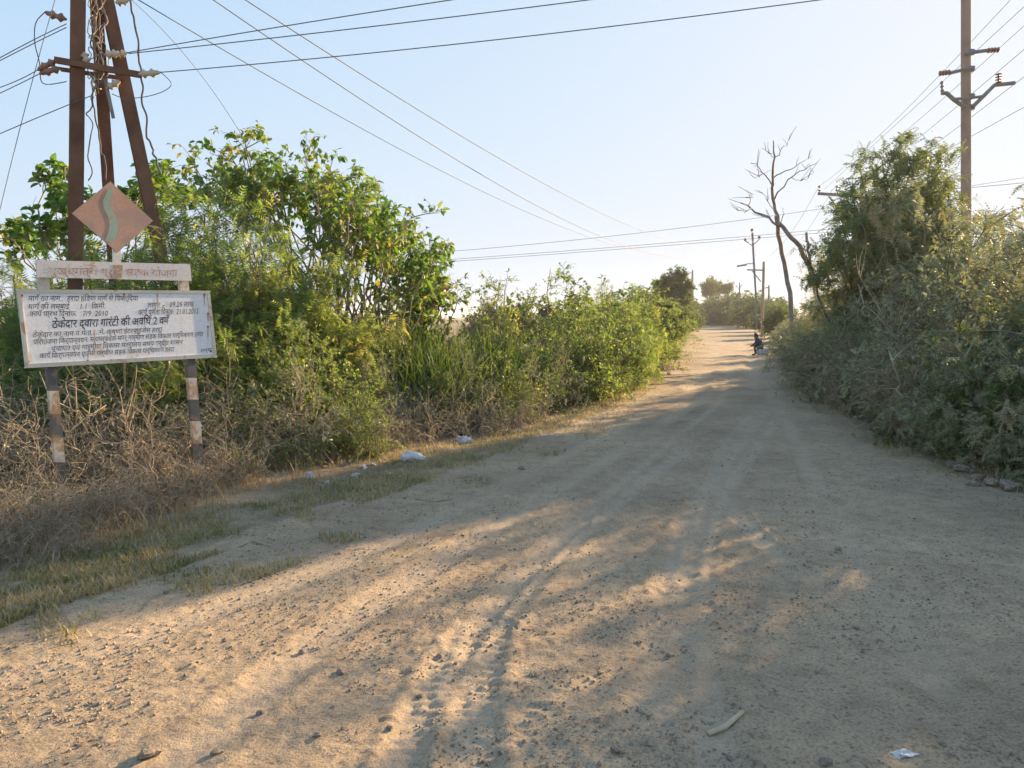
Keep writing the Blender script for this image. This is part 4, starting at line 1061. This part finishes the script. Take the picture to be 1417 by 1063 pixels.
lab = 'dusty thorn bush in the dense thicket on the side opposite the signboard'
spots = [(1102, 18.6, 1.5), (1125, 17.2, 2.0), (1120, 19.5, 2.4), (1150, 15.5, 1.9), (1160, 18.0, 2.7), (1185, 13.6, 1.8), (1190, 16.0, 2.6), (1200, 14.6, 2.3), (1225, 12.4, 1.9), (1240, 14.0, 2.6), (1262, 11.2, 1.9), (1272, 12.9, 2.6), (1300, 10.2, 1.9), (1315, 11.8, 2.5), (1345, 9.4, 1.9),
         (1360, 10.8, 2.5), (1400, 8.8, 1.9), (1400, 10.0, 2.4), (1450, 8.4, 2.1), (1470, 9.8, 2.6), (1290, 14.8, 2.9), (1340, 13.4, 2.8), (1390, 12.2, 2.7), (1440, 11.4, 2.7), (1240, 17.5, 3.2), (1320, 17.0, 3.2), (1380, 15.0, 3.0), (1440, 13.6, 3.0), (1510, 9.0, 2.5), (1530, 11.0, 2.8), (1560, 8.0, 2.4), (1620, 8.6, 2.6), (1660, 7.2, 2.2), (1780, 6.6, 2.2), (1800, 7.6, 2.5),
         (1290, 19.5, 3.4), (1400, 18.0, 3.3), (1180, 21.0, 2.8), (1145, 22.5, 2.6), (1220, 20.5, 3.0)]
for px, Y, h in spots:
    if h >= 2.9: lab = 'tall dusty thorn bush at the back of the thicket around the thick pole'
    elif Y > 17: lab = 'dusty thorn bush where the thicket ends towards the seated person'
    elif Y < 9.6: lab = 'dusty thorn bush at the thicket end beside the grey stones'
    elif h < 2.2: lab = 'low dusty thorn bush in the thicket front just behind the litter bags'
    else: lab = 'mid-height dusty thorn bush in the middle of the thicket opposite the signboard'
    if 1360 < px < 1480 and Y > 9.5: h *= 1.22
    elif 1280 < px <= 1360 and Y > 12: h *= 1.15
    kd, h0 = (DL, 2.45) if (int(px * 7 + Y * 10) % 3 == 0) else (DU, HD)
    put(kd, px, Y, h, 'dusty_bush', lab, 'bush', 'dusty bushes opposite the signboard', h0, 1.08, clear=0.95 if Y > 14 else 0.8)
lab = 'leafy bush with paler leaves poking out of the dusty thicket edge'
for px, Y, h in ((1290, 9.6, 1.5), (1330, 9.0, 1.5), (1380, 8.4, 1.3), (1180, 13.0, .9), (1240, 11.0, .8)):
    put(SH, px, Y, h, 'leafy_bush', lab, 'bush', 'leafy bushes at the thicket edge', HS)
lab = 'bare twiggy thorn bush caught in the front of the dusty thicket'
for px, Y, h in ((1350, 9.2, 1.3), (1300, 9.9, 1.5), (1262, 10.9, 1.4), (1225, 12.0, 1.6), (1190, 13.2, 1.5), (1160, 14.8, 1.6), (1130, 16.6, 1.5), (1320, 11.0, 2.2), (1240, 13.2, 2.3), (1180, 15.4, 2.2), (1380, 9.4, 2.1)):
    put(DT, px, Y, h, 'bare_bush', lab, 'bush', 'bare bushes in the thicket front', HT, 1.0, clear=0.6)
for px, Y, h in ((1122, 23.5, 2.2), (1135, 24.5, 2.6), (1118, 25.5, 1.9)):
    put(DL, px, Y, h, 'bank_bush', 'dusty leafy bush hiding the foot of the dead tree', 'bush', 'bushes at the foot of the dead tree', 2.45, 1.0, clear=0.85)
lab = 'low roadside bush beyond the thicket, near the seated person'
for px, Y, h in ((1102, 25.0, 1.7), (1112, 28.0, 2.0), (1100, 31.0, 1.8), (1098, 35, 1.9), (1088, 39, 1.9), (1085, 44, 2.0), (1075, 48, 2.1), (1130, 26, 2.2), (1125, 32, 2.4), (1110, 40, 2.4), (1098, 50, 2.4), (1150, 30, 2.6), (1180, 28, 2.8), (1110, 36.5, 1.2)):
    put(DU, px, Y, h, 'roadside_bush', lab, 'bush', 'low bushes near the seated person', HD, 1.1, clear=1.08)
put(DT, 5, 13.2, 2.6, 'withered_shrub', 'tall brown withered shrub left of the signboard behind the green bushes', 'shrub', None, HT)['label'] = 'tall brown withered shrub glowing in the sun behind the feathery bushes'

# ------------------------------------------------------------------ verge grass, litter, gravel (uncountable)
def grass(name, pts, hmin, hmax, mat, label, seed, wid=0.004):
    r = np.random.default_rng(seed); n = len(pts)
    A = np.concatenate([pts, zfull(pts[:, 0], pts[:, 1])[:, None] - 0.008], 1)
    h = hmin + (hmax - hmin) * r.random(n) ** 1.6; b = r.random(n) * 6.283; lean = h * (0.2 + 1.0 * r.random(n))
    B = A + np.stack([lean * np.cos(b), lean * np.sin(b), h], -1)
    C = A + np.stack([0.2 * lean * np.cos(b), 0.2 * lean * np.sin(b), h * 0.75], -1)
    P = bezier(A, C, B, 4); W = wid * (0.7 + 0.6 * r.random((n, 1))) * np.array([1, .9, .6, .08])[None]
    s = np.stack([-np.sin(b), np.cos(b), np.zeros(n)], -1)
    V, Q = ribbons(P, W, s)
    return tag(obj(name, mk_mesh(name, V, quads=Q, mats=(mat,))), label, 'grass', kind='stuff')
def verge_points(n, seed, y0, y1, d0, d1, side, thr=0.42):
    r = np.random.default_rng(seed); y = 1 / (1 / y1 + (1 / y0 - 1 / y1) * r.random(n)); d = d0 + (d1 - d0) * r.random(n) ** 1.2
    x = x_left(y) - d if side < 0 else x_right(y) + d
    m = fbm(x * 1.7 + 5, y * 1.7 + 3, 3) + 0.10 * r.random(n) > thr + np.where(d < 0.15, 0.12, 0)
    return np.stack([x, y], -1)[m]
pts = np.concatenate([verge_points(30000, 1, 3.4, 24, -0.2, 0.85, -1, .39), verge_points(16000, 2, 3.2, 14, -0.9, 0.3, -1, .56)])
grass('verge_grass', pts, .015, .075, M_grass, 'short patchy green and straw grass along the verge by the signboard', 3)
pts = np.concatenate([verge_points(8000, 4, 5.5, 24, -0.4, 1.2, 1, .5), verge_points(6000, 8, 24, 90, -0.6, 2.2, -1, .4), verge_points(5000, 9, 24, 90, -0.6, 2.2, 1, .4)])
grass('verge_grass', pts, .02, .12, M_grass, 'sparse dusty grass along the thicket edge and the far road', 6, .005)
pts = verge_points(4500, 12, 4.0, 12, 0.7, 2.6, -1, .46)
M_straw = leaf_mat('straw', [(0.0, (0.20, 0.14, 0.07)), (0.5, (0.34, 0.25, 0.13)), (1.0, (0.46, 0.36, 0.21))], 0.3, glow=1.1, gain=1.0)
grass('dry_grass', pts, .05, .24, M_straw, 'taller straw-coloured dead grass under the thorn bushes', 13, .0035)

def gravel():
    r = np.random.default_rng(31); bm = bmesh.new(); bmesh.ops.create_icosphere(bm, subdivisions=1, radius=1.0)
    V0 = np.array([v.co[:] for v in bm.verts]); bm.free()
    # octahedral grit, 8 faces
    V0 = np.array([(1, 0, 0), (-1, 0, 0), (0, 1, 0), (0, -1, 0), (0, 0, 1), (0, 0, -1)], float); T0 = np.array([(0, 2, 4), (2, 1, 4), (1, 3, 4), (3, 0, 4), (2, 0, 5), (1, 2, 5), (3, 1, 5), (0, 3, 5)])
    for name, n, mat, smin, smax, pw, thr, label in (('gravel', 40000, M_stone, .0026, .012, 6, .53, 'fine grit scattered over the dirt road'),
                                                     ('clods', 12000, M_road, .003, .012, 5, .57, 'crumbled clods of dry earth lying loose on the dirt road')):
        y = 1 / (1 / 22 + (1 / 2.2 - 1 / 22) * r.random(n)); x = x_left(y) + (np.minimum(x_right(y), x_left(y) + 9) - x_left(y)) * r.random(n)
        k = fbm(x * 0.9 + 60, y * 0.9 + 20, 3) + 0.5 * (vnoise(x * 6, y * 6) - .5) + 0.16 * r.random(n) > thr
        x, y = x[k], y[k]; n = len(x)
        s = smin + (smax - smin) * r.random(n) ** pw + 0.002 * r.random(n)
        J = V0[None] * (0.55 + 0.7 * r.random((n, 6, 1))) * np.array([1, 1, .7]); a = r.random(n) * 6.28; c, sn = np.cos(a), np.sin(a)
        Rm = np.zeros((n, 3, 3)); Rm[:, 0, 0] = c; Rm[:, 0, 1] = -sn; Rm[:, 1, 0] = sn; Rm[:, 1, 1] = c; Rm[:, 2, 2] = 1
        J = np.einsum('nij,nkj->nki', Rm, J) * s[:, None, None] + np.stack([x, y, zfull(x, y) + s * 0.3], -1)[:, None, :]
        T = T0[None] + (np.arange(n) * 6)[:, None, None]
        tag(obj(name, mk_mesh(name, J.reshape(-1, 3), T.reshape(-1, 3), mats=(mat,))), label, 'gravel', kind='stuff')
gravel()

r = np.random.default_rng(41)
stone_me = []
for k in range(5):
    g = Geo(); lump(g, (0, 0, 0), 1, .8, .6, 400 + k, .35, 2); stone_me.append(g.mesh('stone', M_stone))
def stone(px, py, size, label='loose brown stone lying on the open dirt of the road', group='loose stones on the dirt road'):
    p = on_ground(px, py); z = float(zfull(p[0], p[1])[0])
    o = obj('stone', stone_me[int(r.integers(5))], loc=(p[0], p[1], z + size * .25)); o.scale = (size, size, size); o.rotation_euler = (0, 0, r.random() * 6.28)
    tag(o, label, 'stone', group)
for px, py, s in ((420, 900, .03), (470, 930, .035), (500, 870, .02), (330, 845, .03), (230, 822, .04), (505, 745, .03), (560, 690, .03), (610, 905, .03), (630, 915, .025), (800, 832, .05), (855, 1040, .05), (700, 930, .02), (360, 985, .03),
                  (205, 1046, .05), (120, 1000, .03), (540, 1010, .03), (1130, 930, .03), (1010, 1045, .03), (640, 740, .03), (722, 648, .06), (880, 770, .03), (1000, 640, .05), (1160, 760, .04), (1185, 868, .035), (300, 1040, .035), (680, 850, .02),
                  (830, 930, .03), (925, 905, .025), (1140, 1055, .04), (770, 1010, .025), (580, 960, .03), (440, 1020, .03)):
    stone(px, py, s * (.35 + .35 * r.random()))
for px, py, s in ((1335, 655, .09), (1352, 665, .08), (1318, 648, .07), (1370, 672, .09), (1400, 680, .1), (1345, 672, .06)):
    stone(px, py, s, 'grey stone lying in the dust at the thicket edge', 'stones at the thicket edge')

# ------------------------------------------------------------------ litter and stick
def litter(px, py, wx, wy, wz, seed, mat, label, rz=0.0, group=None):
    p = on_ground(px, py); g = Geo(); lump(g, (0, 0, 0), wx, wy, wz, seed, .5, 3)
    me = g.mesh('bag', mat); n = len(me.vertices); co = np.zeros(n * 3); me.vertices.foreach_get('co', co); co = co.reshape(-1, 3)
    q = co / np.array([wx, wy, wz]); co[:, 2] += wz * (.45 * np.abs(np.sin(q[:, 0] * 5 + seed + 2 * q[:, 1])) * np.cos(q[:, 1] * 4 + seed) + .25 * np.abs(np.sin(q[:, 0] * 11 - q[:, 1] * 9)) - .2); co[:, :2] *= (1 + .12 * np.sin(np.arctan2(q[:, 1], q[:, 0]) * 5 + seed) + .10 * np.sin(np.arctan2(q[:, 1], q[:, 0]) * 3 - seed))[:, None]; co[:, 2] = np.maximum(co[:, 2], -wz * .3)
    me.vertices.foreach_set('co', co.astype(np.float32).ravel()); me.update()
    o = obj('plastic_bag', me, loc=(p[0], p[1], float(zfull(p[0], p[1])[0]) + wz * .28)); o.rotation_euler = (0, 0, rz)
    tag(o, label, 'litter', group)
litter(570, 638, .13, .07, .05, 1, M_plastic, 'crumpled white plastic bag on the verge below the withered bushes', .5)
litter(641, 613, .13, .06, .05, 2, M_bluebag, 'grey-blue plastic bag lying under a withered bush', -.6)
litter(429, 665, .035, .03, .04, 3, M_plastic, 'small white scrap beneath the half-dry bushes', .2)
litter(492, 661, .04, .03, .03, 4, M_plastic, 'small white scrap in the grass where the half-dry bushes end', 1)
litter(1195, 579, .12, .06, .03, 5, M_plastic, 'flat white scrap of litter lying furthest out from the thicket edge', .1)
litter(1233, 581, .14, .09, .07, 6, M_bluebag, 'lilac-white plastic bag heaped at the thicket edge', .3)
litter(1263, 582, .12, .07, .05, 7, M_plastic, 'white rag of plastic tucked under the thicket twigs', 0)
litter(1262, 596, .12, .05, .02, 8, M_plastic, 'thin white strip of litter in the dust before the thicket bags', 0)
litter(1252, 1043, .04, .024, .008, 9, M_plastic, 'flattened white scrap pressed into the dirt near the pale stick', .2)
rl = np.random.default_rng(63)
for k in range(26):
    if k % 2: yy = 7 + 9 * rl.random(); xx = float(x_right(yy)) + .1 + .5 * rl.random()
    else: yy = 6 + 6 * rl.random(); xx = float(x_left(yy)) - .1 - .7 * rl.random()
    sz = .02 + .03 * rl.random(); g = Geo(); lump(g, (0, 0, 0), sz, sz * (.4 + .5 * rl.random()), .012, 700 + k, .55, 2)
    o = obj('litter_scrap', g.mesh('scrap', M_plastic if k % 3 else M_bluebag), loc=(xx, yy, float(zfull(xx, yy)[0]) + .008)); o.rotation_euler = (.3 * rl.normal(), .3 * rl.normal(), rl.random() * 6)
    tag(o, 'tiny pale scrap of litter caught at the thicket edge' if k % 2 else 'tiny pale scrap of litter in the verge grass', 'litter', 'litter scraps at the thicket edge' if k % 2 else 'litter scraps in the verge grass')
sp0 = [on_ground(980, 1014), on_ground(1003, 1005), on_ground(1028, 989)]
g = Geo(); tube1(g, [p + [0, 0, float(zfull(p[0], p[1])[0]) + .010] for p in sp0], [.011, .013, .009], 7)
tag(obj('stick', g.mesh('stick', M_stick, smooth=True)), 'pale broken stick lying on the sunlit dirt', 'stick')
for pix in ([(575, 690), (600, 694), (625, 691)], [(1185, 640), (1215, 645), (1240, 648)], [(330, 760), (350, 752), (372, 757)]):
    g = Geo(); tube1(g, [on_ground(*q) + [0, 0, float(zfull(*on_ground(*q)[:2])[0]) + .005] for q in pix], .006, 5)
    tag(obj('twig', g.mesh('twig', M_twig)), 'thin dark twig fallen on the edge of the road', 'twig', 'twigs fallen on the road edge')

# ------------------------------------------------------------------ the seated person
pp = on_ground(1049, 492); PZ = gz(pp[0], pp[1])
M_skin = plain('skin', (0.10, 0.050, 0.030), (0.14, 0.075, 0.045), 12, 0.6)
M_navy = plain('navy_cloth', (0.035, 0.045, 0.13), (0.06, 0.075, 0.19), 10, 0.9)
M_short = plain('dark_cloth', (0.030, 0.034, 0.045), (0.055, 0.06, 0.07), 10, 0.9)
M_hair = plain('black_hair', (0.010, 0.009, 0.009), (0.025, 0.02, 0.02), 30, 0.6)
def skin(name, V, E, Rr, mat, root=0, lv=2):
    me = bpy.data.meshes.new(name); me.from_pydata([tuple(v) for v in V], E, [])
    o = bpy.data.objects.new(name, me); col.objects.link(o)
    m = o.modifiers.new('skin', 'SKIN'); m.use_smooth_shade = True
    s = o.modifiers.new('sub', 'SUBSURF'); s.levels = lv; s.render_levels = lv
    for i, v in enumerate(me.skin_vertices[0].data):
        v.radius = (Rr[i], Rr[i]); v.use_root = (i == root)
    dg = bpy.context.evaluated_depsgraph_get(); out = bpy.data.meshes.new_from_object(o.evaluated_get(dg))
    bpy.data.objects.remove(o); out.materials.clear(); out.materials.append(mat)
    return out
# faces -x; hips on the sack, elbows on the knees, head bowed
hip = (0.14, 0, .36); wst = (0.13, 0, .50); chs = (0.04, 0, .68); nck = (-0.05, 0, .77); hd0 = (-0.11, 0, .82); hd1 = (-0.13, 0, .89)
V = [hip, wst, chs, nck, hd0, hd1]; Rr = [.115, .115, .125, .05, .07, .075]; E = [(0, 1), (1, 2), (2, 3), (3, 4), (4, 5)]
for s in (-1, 1):
    k = len(V)
    V += [(-.02, s * .15, .70), (-.06, s * .20, .54), (-.22, s * .15, .46), (-.29, s * .12, .43)]; Rr += [.055, .045, .035, .03]; E += [(2, k), (k, k + 1), (k + 1, k + 2), (k + 2, k + 3)]
    # five fingers
    for q in range(5):
        f = len(V); dy = (q - 2) * .017
        V += [(-.325, s * .115 + dy, .425 - (.012 if q in (0, 4) else 0)), (-.345 - .012 * (2 - abs(q - 2)), s * .115 + dy * 1.15, .395)]; Rr += [.009, .008]; E += [(k + 3, f), (f, f + 1)]
    k = len(V)
    kx = -.22 if s < 0 else -.12
    V += [(.09, s * .09, .35), (-.08 + (kx + .2) * .4, s * .11, .39), (kx, s * .12, .40), (kx + .04, s * .12, .22), (kx + .05, s * .12, .06), (kx - .03, s * .125, .03), (kx - .12, s * .13, .025)]
    Rr += [.08, .07, .058, .048, .034, .035, .028]; E += [(0, k)] + [(k + i, k + i + 1) for i in range(6)]
body_me = skin('person', V, E, Rr, M_skin)
person = obj('person', body_me, loc=(pp[0], pp[1], PZ)); person.scale = (.92, .92, .92)
tag(person, 'person in a dark shirt sitting hunched on a white sack by the roadside', 'person')
V = [(0.15, 0, .38), wst, chs, (-.035, 0, .765)]; Rr = [.135, .138, .148, .07]; E = [(0, 1), (1, 2), (2, 3)]
for s in (-1, 1):
    k = len(V); V += [(-.02, s * .155, .70), (-.055, s * .205, .56), (-.15, s * .175, .50)]; Rr += [.072, .062, .052]; E += [(2, k), (k, k + 1), (k + 1, k + 2)]
obj('shirt', skin('shirt', V, E, Rr, M_navy), person)
V = [(0.14, 0, .35)]; Rr = [.13]; E = []
for s in (-1, 1):
    k = len(V); kx = -.22 if s < 0 else -.12
    V += [(.08, s * .095, .345), (-.08 + (kx + .2) * .4, s * .115, .385), (kx + .02, s * .12, .395)]; Rr += [.095, .085, .072]; E += [(0, k), (k, k + 1), (k + 1, k + 2)]
obj('shorts', skin('shorts', V, E, Rr, M_short), person)
g = Geo(); lump(g, (-.105, 0, .905), .098, .088, .085, 9, .06, 3); lump(g, (-.06, 0, .85), .06, .075, .08, 10, .06, 2); obj('hair', g.mesh('hair', M_hair, smooth=True), person)
g = Geo(); lump(g, (-.205, 0, .835), .016, .012, .018, 11, .05, 1); obj('nose', g.mesh('nose', M_skin, smooth=True), person)
for s in (-1, 1):
    g = Geo(); lump(g, (-.105, s * .078, .85), .018, .010, .026, 12, .05, 1); obj('ear', g.mesh('ear', M_skin, smooth=True), person)
# white sack under the person
bm = bmesh.new(); bmesh.ops.create_cube(bm, size=1.0); bmesh.ops.subdivide_edges(bm, edges=bm.edges[:], cuts=5, use_grid_fill=True)
for v in bm.verts:
    p = v.co; q = 1 - .45 * (abs(p.z * 2) ** 3) * .5
    p.x *= (.44 * q * (1 + .06 * math.sin(p.z * 20 + p.y * 9))); p.y *= .34 * q * (1 + .05 * math.sin(p.x * 30)); p.z = (p.z + .5) * .30 + .012 * math.sin(p.x * 30 + p.y * 22)
me = bpy.data.meshes.new('sack'); bm.to_mesh(me); bm.free(); me.materials.append(M_plastic)
for f in me.polygons: f.use_smooth = True
o = obj('sack', me, loc=(pp[0] + .20, pp[1], PZ)); tag(o, 'bulging white sack the person sits on', 'sack')

# ------------------------------------------------------------------ evening haze
m = bpy.data.materials.new('haze_air'); m.use_nodes = True
nt = m.node_tree; nt.nodes.remove(nt.nodes['Principled BSDF'])
pv = nt.nodes.new('ShaderNodeVolumePrincipled'); pv.inputs['Color'].default_value = (0.93, 0.93, 0.92, 1); pv.inputs['Density'].default_value = HAZE; pv.inputs['Anisotropy'].default_value = 0.3
nt.links.new(pv.outputs[0], nt.nodes['Material Output'].inputs['Volume'])
g = Geo(); box(g, (0, 0, 5.6), 4400, 4400, 15.2)
tag(obj('haze', g.mesh('haze', m)), 'thin pale evening haze over the road', 'haze', kind='stuff')
